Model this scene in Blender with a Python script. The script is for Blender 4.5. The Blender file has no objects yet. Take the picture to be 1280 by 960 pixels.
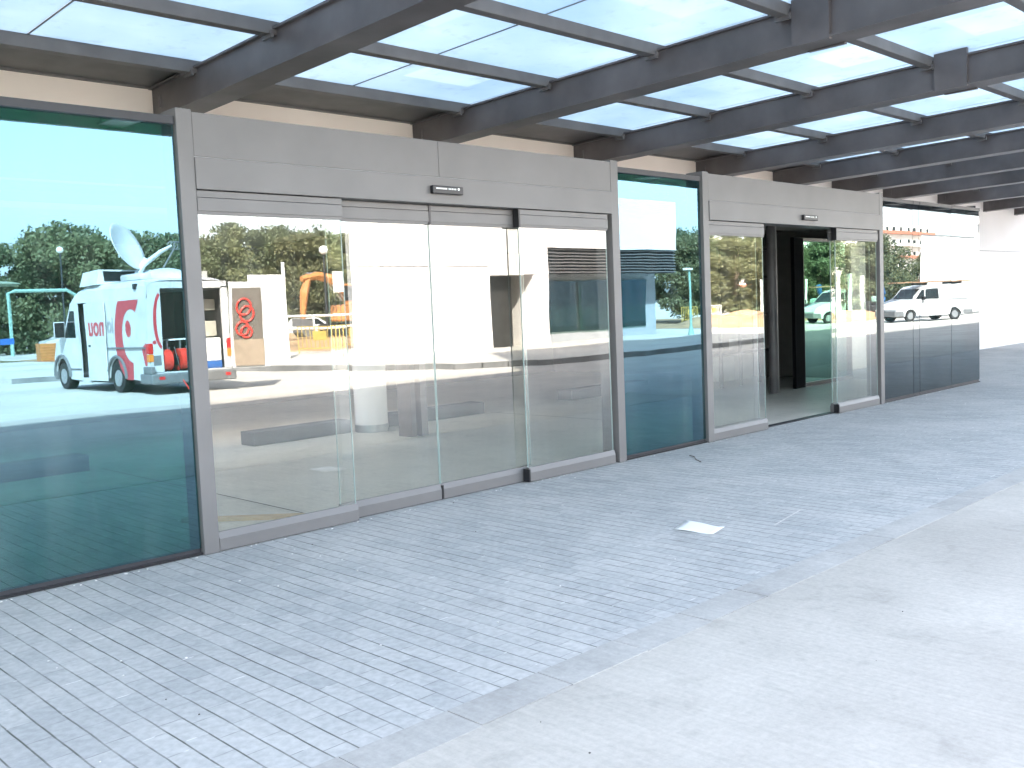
import bpy, bmesh, math, random
from mathutils import Vector, Matrix
R = math.radians
sc = bpy.context.scene
col = sc.collection

# ------------------------------------------------------------------ camera
cam_d = bpy.data.cameras.new('camera'); cam = bpy.data.objects.new('camera', cam_d); col.objects.link(cam)
cam_d.lens = 33.95; cam_d.sensor_width = 36; cam_d.clip_end = 3000; cam_d.clip_start = 0.05
yaw, pit, rol = 0.776, -0.078, -0.042
F = Vector((math.sin(yaw)*math.cos(pit), math.cos(yaw)*math.cos(pit), math.sin(pit)))
Rt = F.cross(Vector((0, 0, 1))).normalized(); Up = Rt.cross(F)
R2 = Rt*math.cos(rol)+Up*math.sin(rol); U2 = -Rt*math.sin(rol)+Up*math.cos(rol)
m = Matrix((R2, U2, -F)).transposed().to_4x4(); m.translation = Vector((0, -5.807, 1.5))
cam.matrix_world = m
sc.camera = cam

# ------------------------------------------------------------------ light
SUN_EL = R(42); SX, SY = -0.6, 0.8           # direction towards the sun on the ground plane
w = bpy.data.worlds.new('World'); sc.world = w; w.use_nodes = True
wn = w.node_tree.nodes; wl = w.node_tree.links
bg = wn['Background']; sky = wn.new('ShaderNodeTexSky'); sky.sky_type = 'NISHITA'
sky.sun_disc = False; sky.sun_elevation = SUN_EL; sky.sun_rotation = math.atan2(SX, SY)
sky.air_density = 1.0; sky.dust_density = 2.0; sky.ozone_density = 0.8
hs = wn.new('ShaderNodeHueSaturation'); hs.inputs['Saturation'].default_value = .54; wl.new(sky.outputs[0], hs.inputs['Color']); wl.new(hs.outputs[0], bg.inputs[0]); bg.inputs[1].default_value = 0.15
sd = bpy.data.lights.new('sun', 'SUN'); so = bpy.data.objects.new('sun', sd); col.objects.link(so)
sd.energy = 4.5; sd.angle = R(0.55); sd.color = (1, .95, .87)
sv = Vector((SX*math.cos(SUN_EL), SY*math.cos(SUN_EL), math.sin(SUN_EL)))
so.rotation_euler = sv.to_track_quat('Z', 'Y').to_euler()
vs = sc.view_settings
vs.view_transform = 'Standard'; vs.look = 'None'; vs.gamma = 1; vs.exposure = 3.15
sc.cycles.max_bounces = 10; sc.cycles.transparent_max_bounces = 16; sc.cycles.glossy_bounces = 5
sc.cycles.caustics_reflective = False; sc.cycles.caustics_refractive = False

# ------------------------------------------------------------------ helpers
def link(o): col.objects.link(o); return o
def tag(o, label=None, cat=None, group=None, kind=None):
    if label: o['label'] = label
    if cat: o['category'] = cat
    if group: o['group'] = group
    if kind: o['kind'] = kind
    return o
def thing(name, label, cat, loc=(0, 0, 0), group=None):
    o = bpy.data.objects.new(name, None); link(o); o.location = loc; o.empty_display_size = .2
    return tag(o, label, cat, group)
def world_loc(o):
    v = Vector((0, 0, 0))
    while o: v += o.location; o = o.parent
    return v
class MB:
    def __init__(s): s.bm = bmesh.new()
    def quad(s, *pts):
        return s.bm.faces.new([s.bm.verts.new(p) for p in pts])
    def box(s, x0, y0, z0, x1, y1, z1, bev=0):
        r = bmesh.ops.create_cube(s.bm, size=1)
        for v in r['verts']:
            v.co = Vector(((x0+x1)/2+v.co.x*(x1-x0), (y0+y1)/2+v.co.y*(y1-y0), (z0+z1)/2+v.co.z*(z1-z0)))
        if bev:
            es = list({e for v in r['verts'] for e in v.link_edges})
            bmesh.ops.bevel(s.bm, geom=es, offset=bev, segments=2, affect='EDGES', profile=.5)
        return s
    def bar(s, a, b, wd, ht):                      # box along a->b
        a = Vector(a); b = Vector(b); d = (b-a); L = d.length; q = d.to_track_quat('X', 'Z').to_matrix().to_4x4()
        r = bmesh.ops.create_cube(s.bm, size=1)
        M = Matrix.Translation((a+b)/2) @ q
        for v in r['verts']: v.co = M @ Vector((v.co.x*L, v.co.y*wd, v.co.z*ht))
        return s
    def cyl(s, a, b, r0, r1=None, n=20, caps=True):
        a = Vector(a); b = Vector(b); d = b-a; r1 = r0 if r1 is None else r1
        M = Matrix.Translation((a+b)/2) @ d.to_track_quat('Z', 'Y').to_matrix().to_4x4()
        bmesh.ops.create_cone(s.bm, cap_ends=caps, segments=n, radius1=r0, radius2=r1, depth=d.length, matrix=M)
        return s
    def tube(s, pts, r, n=8):
        pts = [Vector(p) for p in pts]; rings = []
        for i, p in enumerate(pts):
            d = (pts[min(i+1, len(pts)-1)]-pts[max(i-1, 0)]).normalized()
            q = d.to_track_quat('Z', 'Y')
            rr = r[i] if isinstance(r, (list, tuple)) else r
            rings.append([s.bm.verts.new(p+q @ Vector((math.cos(t)*rr, math.sin(t)*rr, 0))) for t in [2*math.pi*k/n for k in range(n)]])
        for A, B in zip(rings, rings[1:]):
            for k in range(n): s.bm.faces.new((A[k], A[(k+1) % n], B[(k+1) % n], B[k]))
        s.bm.faces.new(rings[0][::-1]); s.bm.faces.new(rings[-1])
        return s
    def prism(s, pts, off):                        # closed polygon extruded by vector off
        off = Vector(off)
        A = [s.bm.verts.new(p) for p in pts]; B = [s.bm.verts.new(Vector(p)+off) for p in pts]
        s.bm.faces.new(A); s.bm.faces.new(B[::-1]); n = len(A)
        for k in range(n): s.bm.faces.new((A[k], B[k], B[(k+1) % n], A[(k+1) % n]))
        return s
    def sphere(s, c, r, sc_=(1, 1, 1), u=16, v=10):
        M = Matrix.Translation(c) @ Matrix.Diagonal((*sc_, 1))
        bmesh.ops.create_uvsphere(s.bm, u_segments=u, v_segments=v, radius=r, matrix=M); return s
    def mesh(s, name, mat, smooth=False, off=None):
        bmesh.ops.recalc_face_normals(s.bm, faces=s.bm.faces[:])
        if off is not None:
            for v in s.bm.verts: v.co -= off
        me = bpy.data.meshes.new(name); s.bm.to_mesh(me); s.bm.free()
        me.materials.append(mat)
        if smooth:
            for p in me.polygons: p.use_smooth = True
            try: me.set_sharp_from_angle(angle=R(35))
            except Exception: pass
        return me
    def part(s, name, mat, parent, smooth=False, label=None):
        o = link(bpy.data.objects.new(name, s.mesh(name, mat, smooth, world_loc(parent)))); o.parent = parent
        if label: o['label'] = label
        return o
    def top(s, name, mat, label=None, cat=None, group=None, kind=None, smooth=False, origin=None):
        if origin is None:
            vv = [v.co for v in s.bm.verts]
            origin = Vector((sum(v.x for v in vv)/len(vv), sum(v.y for v in vv)/len(vv), min(v.z for v in vv)))
        origin = Vector(origin)
        o = link(bpy.data.objects.new(name, s.mesh(name, mat, smooth, origin))); o.location = origin
        return tag(o, label, cat, group, kind)
def copy_tree(o, parent=None):
    c = o.copy(); col.objects.link(c)
    if parent: c.parent = parent
    for ch in list(o.children): copy_tree(ch, c)
    return c

# ------------------------------------------------------------------ materials
def mat(name):
    m = bpy.data.materials.new(name); m.use_nodes = True
    return m, m.node_tree.nodes, m.node_tree.links, m.node_tree.nodes['Principled BSDF']
def plain(name, c, rough=.5, metal=0, var=.12, scale=6, bump=0, spec=.5, bscale=60):
    m, n, l, p = mat(name)
    tc = n.new('ShaderNodeTexCoord'); no = n.new('ShaderNodeTexNoise'); no.inputs['Scale'].default_value = scale; no.inputs['Detail'].default_value = 6
    l.new(tc.outputs['Object'], no.inputs['Vector'])
    mr = n.new('ShaderNodeMapRange'); mr.inputs[1].default_value = .3; mr.inputs[2].default_value = .7
    mr.inputs[3].default_value = 1-var; mr.inputs[4].default_value = 1+var*.6
    l.new(no.outputs[0], mr.inputs[0])
    mx = n.new('ShaderNodeVectorMath'); mx.operation = 'SCALE'; mx.inputs[0].default_value = c[:3]
    l.new(mr.outputs[0], mx.inputs['Scale']); l.new(mx.outputs[0], p.inputs['Base Color'])
    p.inputs['Roughness'].default_value = rough; p.inputs['Metallic'].default_value = metal
    p.inputs['Specular IOR Level'].default_value = spec
    if bump:
        n2 = n.new('ShaderNodeTexNoise'); n2.inputs['Scale'].default_value = bscale; n2.inputs['Detail'].default_value = 5
        l.new(tc.outputs['Object'], n2.inputs['Vector'])
        b = n.new('ShaderNodeBump'); b.inputs['Strength'].default_value = bump; b.inputs['Distance'].default_value = .004
        l.new(n2.outputs[0], b.inputs['Height']); l.new(b.outputs[0], p.inputs['Normal'])
    return m
def glass(name, tint, refl_col, base, gain, rough=0.0):
    """sheet of coated glass: transparent with tint, mirror part rising towards grazing"""
    m, n, l, p = mat(name); n.remove(p); out = n['Material Output']
    tr = n.new('ShaderNodeBsdfTransparent'); tr.inputs[0].default_value = (*tint, 1)
    gl = n.new('ShaderNodeBsdfGlossy'); gl.inputs['Color'].default_value = (*refl_col, 1); gl.inputs['Roughness'].default_value = rough
    tcw = n.new('ShaderNodeTexCoord'); nw = n.new('ShaderNodeTexNoise'); nw.inputs['Scale'].default_value = 1.1; nw.inputs['Detail'].default_value = 1.5; l.new(tcw.outputs['Object'], nw.inputs['Vector'])
    bw = n.new('ShaderNodeBump'); bw.inputs['Strength'].default_value = 1; bw.inputs['Distance'].default_value = .0011; l.new(nw.outputs[0], bw.inputs['Height']); l.new(bw.outputs[0], gl.inputs['Normal'])
    fr = n.new('ShaderNodeFresnel'); fr.inputs['IOR'].default_value = 1.52
    ma = n.new('ShaderNodeMath'); ma.operation = 'MULTIPLY_ADD'; ma.inputs[1].default_value = gain; ma.inputs[2].default_value = base; ma.use_clamp = True
    l.new(fr.outputs[0], ma.inputs[0])
    ge = n.new('ShaderNodeNewGeometry'); fb = n.new('ShaderNodeMath'); fb.operation = 'SUBTRACT'; fb.inputs[0].default_value = 1; l.new(ge.outputs['Backfacing'], fb.inputs[1])
    mb = n.new('ShaderNodeMath'); mb.operation = 'MULTIPLY'; l.new(ma.outputs[0], mb.inputs[0]); l.new(fb.outputs[0], mb.inputs[1])
    mx = n.new('ShaderNodeMixShader'); l.new(mb.outputs[0], mx.inputs[0]); l.new(tr.outputs[0], mx.inputs[1]); l.new(gl.outputs[0], mx.inputs[2])
    # faint dust streaks
    tc = n.new('ShaderNodeTexCoord'); mp = n.new('ShaderNodeMapping'); mp.inputs['Scale'].default_value = (3, 3, .5); l.new(tc.outputs['Object'], mp.inputs[0])
    no = n.new('ShaderNodeTexNoise'); no.inputs['Scale'].default_value = 1.6; no.inputs['Detail'].default_value = 8; l.new(mp.outputs[0], no.inputs['Vector'])
    mr = n.new('ShaderNodeMapRange'); mr.inputs[1].default_value = .45; mr.inputs[2].default_value = .8; mr.inputs[3].default_value = .006; mr.inputs[4].default_value = .05
    l.new(no.outputs[0], mr.inputs[0])
    di = n.new('ShaderNodeBsdfDiffuse'); di.inputs[0].default_value = (.6, .62, .6, 1)
    m2 = n.new('ShaderNodeMixShader'); l.new(mr.outputs[0], m2.inputs[0]); l.new(mx.outputs[0], m2.inputs[1]); l.new(di.outputs[0], m2.inputs[2])
    l.new(m2.outputs[0], out.inputs[0])
    return m

ALU = plain('grey_powder_coat', (.150, .144, .140), .42, 0, .10, 2.5, .05)
ALU_D = plain('dark_anodised_frame', (.03, .03, .035), .4, 0, .1)
STEEL = plain('painted_canopy_steel', (.112, .102, .104), .42, 0, .35, 2.2, .12, bscale=20)
PURL = plain('painted_purlin_steel', (.13, .125, .125), .5, 0, .2, 4, .1)
CREAM = plain('cream_render', (.86, .77, .71), .85, 0, .05, 1.2, .15)
WHITEW = plain('white_wall_render', (.8, .76, .74), .8, 0, .04, .8, .1)
BLACK = plain('black_plastic', (.012, .012, .014), .35, 0, .1)
RUBBER = plain('tyre_rubber', (.02, .02, .02), .8, 0, .2)
DARKG = glass('tinted_mirror_glass', (.20, .48, .40), (.46, .77, .98), .16, 1.0)
DARKN = glass('grey_mirror_glass', (.13, .20, .21), (.86, .93, .97), .11, .85)
CLEAR = glass('clear_door_glass', (.96, .965, .94), (.96, .96, .94), .145, 1.0)
INNERG = glass('green_inner_glass', (.06, .12, .11), (.45, .80, .68), .30, .8)

def ground_mat(name, base, var, dark, scale=.7, bump=.3, rough=.9, brushed=True):
    m, n, l, p = mat(name)
    tc = n.new('ShaderNodeTexCoord')
    a = n.new('ShaderNodeTexNoise'); a.inputs['Scale'].default_value = scale; a.inputs['Detail'].default_value = 10; a.inputs['Roughness'].default_value = .62
    l.new(tc.outputs['Object'], a.inputs['Vector'])
    cr = n.new('ShaderNodeValToRGB'); cr.color_ramp.elements[0].position = .3; cr.color_ramp.elements[1].position = .7
    cr.color_ramp.elements[0].color = (*[c*(1-var) for c in base], 1); cr.color_ramp.elements[1].color = (*[min(1, c*(1+var*.5)) for c in base], 1)
    l.new(a.outputs[0], cr.inputs[0])
    # dark specks and stains
    b = n.new('ShaderNodeTexVoronoi'); b.inputs['Scale'].default_value = 2.2; l.new(tc.outputs['Object'], b.inputs['Vector'])
    mr = n.new('ShaderNodeMapRange'); mr.inputs[1].default_value = .01; mr.inputs[2].default_value = .035; l.new(b.outputs['Distance'], mr.inputs[0])
    mx = n.new('ShaderNodeMix'); mx.data_type = 'RGBA'; l.new(mr.outputs[0], mx.inputs[0]); mx.inputs[6].default_value = (*dark, 1); l.new(cr.outputs[0], mx.inputs[7])
    # stretched brush streaks
    mp = n.new('ShaderNodeMapping'); mp.inputs['Scale'].default_value = (24, 1.2, 1); mp.inputs['Rotation'].default_value = (0, 0, R(8)); l.new(tc.outputs['Object'], mp.inputs[0])
    s = n.new('ShaderNodeTexNoise'); s.inputs['Scale'].default_value = 2; s.inputs['Detail'].default_value = 4; l.new(mp.outputs[0], s.inputs['Vector'])
    sm = n.new('ShaderNodeMapRange'); sm.inputs[1].default_value = .3; sm.inputs[2].default_value = .75; sm.inputs[3].default_value = .93 if brushed else 1; sm.inputs[4].default_value = 1.04 if brushed else 1
    l.new(s.outputs[0], sm.inputs[0])
    vm0 = n.new('ShaderNodeVectorMath'); vm0.operation = 'SCALE'; l.new(mx.outputs[2], vm0.inputs[0]); l.new(sm.outputs[0], vm0.inputs['Scale'])
    fs = n.new('ShaderNodeTexNoise'); fs.inputs['Scale'].default_value = 32; fs.inputs['Detail'].default_value = 10; fs.inputs['Roughness'].default_value = .75; l.new(tc.outputs['Object'], fs.inputs['Vector'])
    fm = n.new('ShaderNodeMapRange'); fm.inputs[1].default_value = .3; fm.inputs[2].default_value = .7; fm.inputs[3].default_value = .86; fm.inputs[4].default_value = 1.1; l.new(fs.outputs[0], fm.inputs[0])
    g2 = n.new('ShaderNodeTexNoise'); g2.inputs['Scale'].default_value = 4.5; g2.inputs['Detail'].default_value = 7; g2.inputs['Distortion'].default_value = .8; l.new(tc.outputs['Object'], g2.inputs['Vector'])
    gm = n.new('ShaderNodeMapRange'); gm.inputs[1].default_value = .56; gm.inputs[2].default_value = .74; gm.inputs[3].default_value = 1; gm.inputs[4].default_value = .84; l.new(g2.outputs[0], gm.inputs[0])
    mm = n.new('ShaderNodeMath'); mm.operation = 'MULTIPLY'; l.new(fm.outputs[0], mm.inputs[0]); l.new(gm.outputs[0], mm.inputs[1])
    vm = n.new('ShaderNodeVectorMath'); vm.operation = 'SCALE'; l.new(vm0.outputs[0], vm.inputs[0]); l.new(mm.outputs[0], vm.inputs['Scale'])
    l.new(vm.outputs[0], p.inputs['Base Color']); p.inputs['Roughness'].default_value = rough
    f = n.new('ShaderNodeTexNoise'); f.inputs['Scale'].default_value = 45; f.inputs['Detail'].default_value = 8; l.new(tc.outputs['Object'], f.inputs['Vector'])
    bp = n.new('ShaderNodeBump'); bp.inputs['Strength'].default_value = bump; bp.inputs['Distance'].default_value = .006; l.new(f.outputs[0], bp.inputs['Height']); l.new(bp.outputs[0], p.inputs['Normal'])
    return m
CONC = ground_mat('brushed_concrete', (.475, .445, .40), .20, (.22, .21, .2))
PLAZA = ground_mat('pale_plaza_concrete', (.56, .54, .49), .2, (.4, .38, .34), .25)
DIRT = ground_mat('ochre_dirt', (.40, .27, .15), .45, (.22, .14, .08), .8, 1.0, .95, False)
KERBM = ground_mat('kerb_stone', (.445, .43, .405), .22, (.25, .25, .25), 1.5)
FLOORM = ground_mat('lobby_floor_concrete', (.62, .585, .51), .15, (.5, .47, .42), .6, .1, .45)

def paver_mat():
    m, n, l, p = mat('blue_grey_pavers')
    def M(op, a, b=None, c=None):
        q = n.new('ShaderNodeMath'); q.operation = op
        for i, v in enumerate((a, b, c)):
            if v is None: continue
            if isinstance(v, (int, float)): q.inputs[i].default_value = v
            else: l.new(v, q.inputs[i])
        return q.outputs[0]
    def MR(v, a, b, c, d):
        q = n.new('ShaderNodeMapRange'); q.interpolation_type = 'SMOOTHSTEP'; l.new(v, q.inputs[0])
        for k, x in zip((1, 2, 3, 4), (a, b, c, d)): q.inputs[k].default_value = x
        return q.outputs[0]
    def NZ(sc_, det=6, rough=.55, vec=None):
        q = n.new('ShaderNodeTexNoise'); q.inputs['Scale'].default_value = sc_; q.inputs['Detail'].default_value = det; q.inputs['Roughness'].default_value = rough
        l.new(vec or tc.outputs['Object'], q.inputs['Vector']); return q.outputs[0]
    def MIX(f, a, b):
        q = n.new('ShaderNodeMix'); q.data_type = 'RGBA'; l.new(f, q.inputs[0])
        for k, v in ((6, a), (7, b)):
            if isinstance(v, tuple): q.inputs[k].default_value = (*v, 1)
            else: l.new(v, q.inputs[k])
        return q.outputs[2]
    tc = n.new('ShaderNodeTexCoord'); sp = n.new('ShaderNodeSeparateXYZ'); l.new(tc.outputs['Object'], sp.inputs[0])
    wob = M('MULTIPLY_ADD', NZ(1.3, 3), .022, -.011); wob2 = M('MULTIPLY_ADD', NZ(9, 2), .003, -.0015)
    ax = M('DIVIDE', M('ADD', M('ADD', sp.outputs[0], wob), wob2), .098)
    row = M('FLOOR', ax); fx = M('FRACT', ax)
    wn1 = n.new('ShaderNodeTexWhiteNoise'); wn1.noise_dimensions = '1D'; l.new(row, wn1.inputs['W'])
    off = M('MULTIPLY', M('MODULO', M('ABSOLUTE', row), 2.0), .1)
    ay = M('DIVIDE', M('ADD', M('ADD', sp.outputs[1], off), M('MULTIPLY', wn1.outputs[0], .05)), .2)
    cy = M('FLOOR', ay); fy = M('FRACT', ay)
    dx = M('MULTIPLY', M('MINIMUM', fx, M('SUBTRACT', 1, fx)), .098); dy = M('MULTIPLY', M('MINIMUM', fy, M('SUBTRACT', 1, fy)), .2)
    jr = MR(dx, .0016, .0048, 1, 0); je = MR(dy, .0006, .0024, 1, 0)
    jv = MR(NZ(3.1, 4), .35, .65, .35, 1.0)                       # joints filled more or less
    jrow = M('MULTIPLY', jr, jv); jend = M('MULTIPLY', M('MULTIPLY', je, MR(NZ(5.3, 3), .38, .6, .35, .95)), 1.0)
    cb = n.new('ShaderNodeCombineXYZ'); l.new(row, cb.inputs[0]); l.new(cy, cb.inputs[1])
    wn2 = n.new('ShaderNodeTexWhiteNoise'); wn2.noise_dimensions = '2D'; l.new(cb.outputs[0], wn2.inputs['Vector'])
    col_ = MIX(wn2.outputs[0], (.375, .38, .375), (.45, .448, .435))
    dust = MR(NZ(.8, 9, .62), .42, .70, 0, .55); col_ = MIX(dust, col_, (.55, .535, .51))
    stain = MR(NZ(1.7, 7, .6), .58, .74, 0, .45); col_ = MIX(stain, col_, (.25, .25, .25))
    tn = NZ(26, 8, .6); vm = n.new('ShaderNodeVectorMath'); vm.operation = 'SCALE'; l.new(col_, vm.inputs[0]); l.new(MR(tn, .25, .75, .86, 1.12), vm.inputs['Scale'])
    col_ = MIX(jend, vm.outputs[0], (.2, .2, .2)); col_ = MIX(jrow, col_, (.105, .11, .095))
    # pale cement left in end joints here and there
    pale = M('MULTIPLY', MR(dy, .001, .0055, 1, 0), MR(NZ(6.5, 3), .60, .66, 0, .9)); col_ = MIX(pale, col_, (.72, .71, .68))
    l.new(col_, p.inputs['Base Color']); p.inputs['Roughness'].default_value = .82; p.inputs['Specular IOR Level'].default_value = .3
    hh = M('ADD', M('MULTIPLY', M('MAXIMUM', jrow, jend), -1.0), M('MULTIPLY', tn, .35)); hh = M('ADD', hh, M('MULTIPLY', wn2.outputs[0], .25))
    bp = n.new('ShaderNodeBump'); bp.inputs['Strength'].default_value = .55; bp.inputs['Distance'].default_value = .006; l.new(hh, bp.inputs['Height']); l.new(bp.outputs[0], p.inputs['Normal'])
    return m
PAVE = paver_mat()

def pane_mat():
    m, n, l, p = mat('milky_canopy_glass'); n.remove(p); out = n['Material Output']
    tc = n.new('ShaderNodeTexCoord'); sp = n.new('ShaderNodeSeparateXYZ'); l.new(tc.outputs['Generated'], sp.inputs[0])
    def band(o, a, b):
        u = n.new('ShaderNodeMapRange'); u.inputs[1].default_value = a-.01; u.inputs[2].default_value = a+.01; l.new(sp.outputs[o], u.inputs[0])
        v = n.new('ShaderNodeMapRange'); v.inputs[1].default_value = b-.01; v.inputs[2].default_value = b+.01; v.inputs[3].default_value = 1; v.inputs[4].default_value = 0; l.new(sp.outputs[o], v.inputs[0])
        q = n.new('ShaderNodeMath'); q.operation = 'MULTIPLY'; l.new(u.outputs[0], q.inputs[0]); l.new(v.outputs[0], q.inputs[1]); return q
    bx = band(0, .12, .66); by = band(1, .0, .55); q = n.new('ShaderNodeMath'); q.operation = 'MULTIPLY'; l.new(bx.outputs[0], q.inputs[0]); l.new(by.outputs[0], q.inputs[1])  # paler rectangle painted into each pane, standing in for a bright reflection
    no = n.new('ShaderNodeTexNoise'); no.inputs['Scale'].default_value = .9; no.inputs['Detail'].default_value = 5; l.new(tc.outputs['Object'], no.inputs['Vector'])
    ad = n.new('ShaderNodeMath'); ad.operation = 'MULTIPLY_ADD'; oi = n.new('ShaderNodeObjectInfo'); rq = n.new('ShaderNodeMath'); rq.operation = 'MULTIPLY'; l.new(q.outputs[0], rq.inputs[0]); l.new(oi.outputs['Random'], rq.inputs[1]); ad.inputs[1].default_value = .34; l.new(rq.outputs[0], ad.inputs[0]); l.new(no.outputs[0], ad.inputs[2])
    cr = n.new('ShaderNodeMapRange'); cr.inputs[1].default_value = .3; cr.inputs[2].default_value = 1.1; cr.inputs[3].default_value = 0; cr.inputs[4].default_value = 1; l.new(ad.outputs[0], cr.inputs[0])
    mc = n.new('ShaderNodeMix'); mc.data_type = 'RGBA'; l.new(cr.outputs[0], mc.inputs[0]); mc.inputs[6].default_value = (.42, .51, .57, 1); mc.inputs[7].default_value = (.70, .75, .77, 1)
    d1 = n.new('ShaderNodeTexNoise'); d1.inputs['Scale'].default_value = 5; d1.inputs['Detail'].default_value = 9; d1.inputs['Roughness'].default_value = .7; l.new(tc.outputs['Object'], d1.inputs['Vector'])
    d2 = n.new('ShaderNodeMapRange'); d2.inputs[1].default_value = .55; d2.inputs[2].default_value = .80; d2.inputs[3].default_value = 0; d2.inputs[4].default_value = .6; l.new(d1.outputs[0], d2.inputs[0])
    d3 = n.new('ShaderNodeMix'); d3.data_type = 'RGBA'; l.new(d2.outputs[0], d3.inputs[0]); l.new(mc.outputs[2], d3.inputs[6]); d3.inputs[7].default_value = (.30, .33, .33, 1)
    tl = n.new('ShaderNodeBsdfTranslucent'); l.new(d3.outputs[2], tl.inputs[0])
    tr = n.new('ShaderNodeBsdfTransparent'); tr.inputs[0].default_value = (.8, .92, .97, 1)
    gl = n.new('ShaderNodeBsdfGlossy'); gl.inputs['Roughness'].default_value = .03; gl.inputs['Color'].default_value = (.8, .9, .95, 1)
    a = n.new('ShaderNodeMixShader'); a.inputs[0].default_value = .12; l.new(tl.outputs[0], a.inputs[1]); l.new(tr.outputs[0], a.inputs[2])
    b = n.new('ShaderNodeMixShader'); b.inputs[0].default_value = .07; l.new(a.outputs[0], b.inputs[1]); l.new(gl.outputs[0], b.inputs[2])
    l.new(b.outputs[0], out.inputs[0]); return m
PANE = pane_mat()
ADDED_SKYL = glass('added_roof_glass', (.96, .97, .97), (1, 1, 1), .04, .5)  # glass of the skylights added over the lobby to brighten it

VANW = plain('white_van_paint', (.62, .63, .63), .25, 0, .14, 2.5)
REDP = plain('red_livery', (.50, .045, .06), .35)
REDH = plain('red_cable_reel', (.75, .05, .03), .4)
GREYT = plain('grey_lettering', (.35, .35, .36), .4)
DKGL = plain('dark_car_glass', (.02, .024, .026), .05)
DKIN = plain('dark_van_interior', (.03, .03, .03), .7)
GREYP = plain('grey_plastic', (.16, .165, .17), .55)
HUB = plain('wheel_rim_grey', (.42, .43, .44), .35, .6)
AMB = plain('amber_lamp_plastic', (.8, .25, .03), .2)
REDL = plain('red_lamp_plastic', (.6, .02, .02), .2)
BLUE = plain('blue_plastic', (.03, .13, .4), .4)
ORANGE = plain('orange_machine_paint', (.50, .22, .07), .4, 0, .2)
YELL = plain('yellow_plastic', (.52, .38, .10), .4)
POLEW = plain('white_pole_paint', (.82, .84, .82), .4)
POLEG = plain('green_pole_paint', (.25, .42, .36), .5)
POLED = plain('dark_pole_paint', (.03, .035, .04), .5)
BARK = plain('bark', (.10, .075, .05), .9, 0, .3, 8, .5)
PAPER = plain('white_paper', (.85, .85, .84), .8, 0, .02)
BROWN = plain('brown_painted_column', (.17, .145, .14), .55, 0, .1)
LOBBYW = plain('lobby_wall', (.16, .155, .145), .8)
BRICKR = plain('red_brick_band', (.42, .16, .10), .8)
WHITEB = plain('white_apartment_render', (.72, .68, .62), .8)
SHADEW = plain('grey_recess_cladding', (.36, .38, .40), .6, 0, .05)

# ------------------------------------------------------------------ ground
def sheet(name, pts, z, mt, kind='structure'):
    b = MB(); b.quad(*[(x, y, z) for x, y in pts])
    return b.top(name, mt, kind=kind, origin=(0, 0, z))
sheet('ground', [(-900, -1200), (1200, -1200), (1200, 300), (-900, 300)], -.012, PLAZA)
sheet('concrete_forecourt', [(-30, -10.9), (90, -10.9), (90, -3.279), (-30, -3.279)], .0012, CONC)
sheet('road', [(-30, -11.3), (-30, -10.9), (90, -10.9), (90, -11.3)], -.006, CONC)
sheet('paving', [(-30, -3.08), (120, -3.08), (120, 3.11), (16.31, 3.11), (16.31, .10), (-30, .10)], 0, PAVE)
b = MB()
for i in range(-24, 120):
    x = 1.77+i*.49
    b.box(x+.002, -3.283+.004*((i*5) % 3), -.1, x+.487, -3.0815, .0025+.0006*((i*7) % 3))
b.top('kerb', KERBM, kind='structure', origin=(0, 0, 0))
# expansion joints of the concrete forecourt, cut as thin dark strips
JO = plain('joint_filler', (.07, .065, .06), .9)
b = MB()
for x in (12.6, 21.0):
    b.quad((x, -10.9, .003), (x+.012, -10.9, .003), (x+.012, -3.284, .003), (x, -3.284, .003))
b.quad((-30, -7.2, .003), (90, -7.2, .003), (90, -7.212, .003), (-30, -7.212, .003))
b.top('forecourt_joint', JO, kind='structure', origin=(0, 0, 0))
sheet('lobby_floor', [(-10, .105), (16.29, .105), (16.29, 9.4), (-10, 9.4)], .006, FLOORM)

# raised pavement in front of the building across the forecourt (seen in the glass)
def smooth(pts, it=2):
    for _ in range(it):
        q = [pts[0]]
        for a, c in zip(pts, pts[1:]):
            q += [(a[0]*.75+c[0]*.25, a[1]*.75+c[1]*.25), (a[0]*.25+c[0]*.75, a[1]*.25+c[1]*.75)]
        q.append(pts[-1]); pts = q
    return pts
edge = smooth([(9.0, -23.6), (14.6, -21.6), (15.4, -17.6), (16.4, -13.2), (18.4, -11.6), (22, -11.3), (34, -12.0), (39, -13.6), (41, -19), (41, -30)])
b = MB(); b.prism([(x, y, -.01) for x, y in edge]+[(9, -30, -.01)], (0, 0, .14)); b.top('pavement', PLAZA, kind='structure', origin=(0, 0, 0))
b = MB()
for i, (p, q) in enumerate(zip(edge, edge[1:])):
    p = Vector((*p, 0)); q = Vector((*q, 0)); d = (q-p).normalized(); nrm = Vector((d.y, -d.x, 0))
    if nrm.y < 0 and abs(nrm.x) < .8: nrm = -nrm
    nrm = Vector((-d.y, d.x, 0)) if (Vector((-d.y, d.x, 0))).dot(Vector((-1, 1, 0))) > 0 else Vector((d.y, -d.x, 0))
    c = [p, q, q+nrm*.14, p+nrm*.14]
    b.prism([(v.x, v.y, -.01) for v in c], (0, 0, .15))
b.top('pavement_kerb', plain('dark_kerb', (.2, .2, .2), .8, 0, .4, 1.5), kind='structure', origin=(0, 0, 0))
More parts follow.
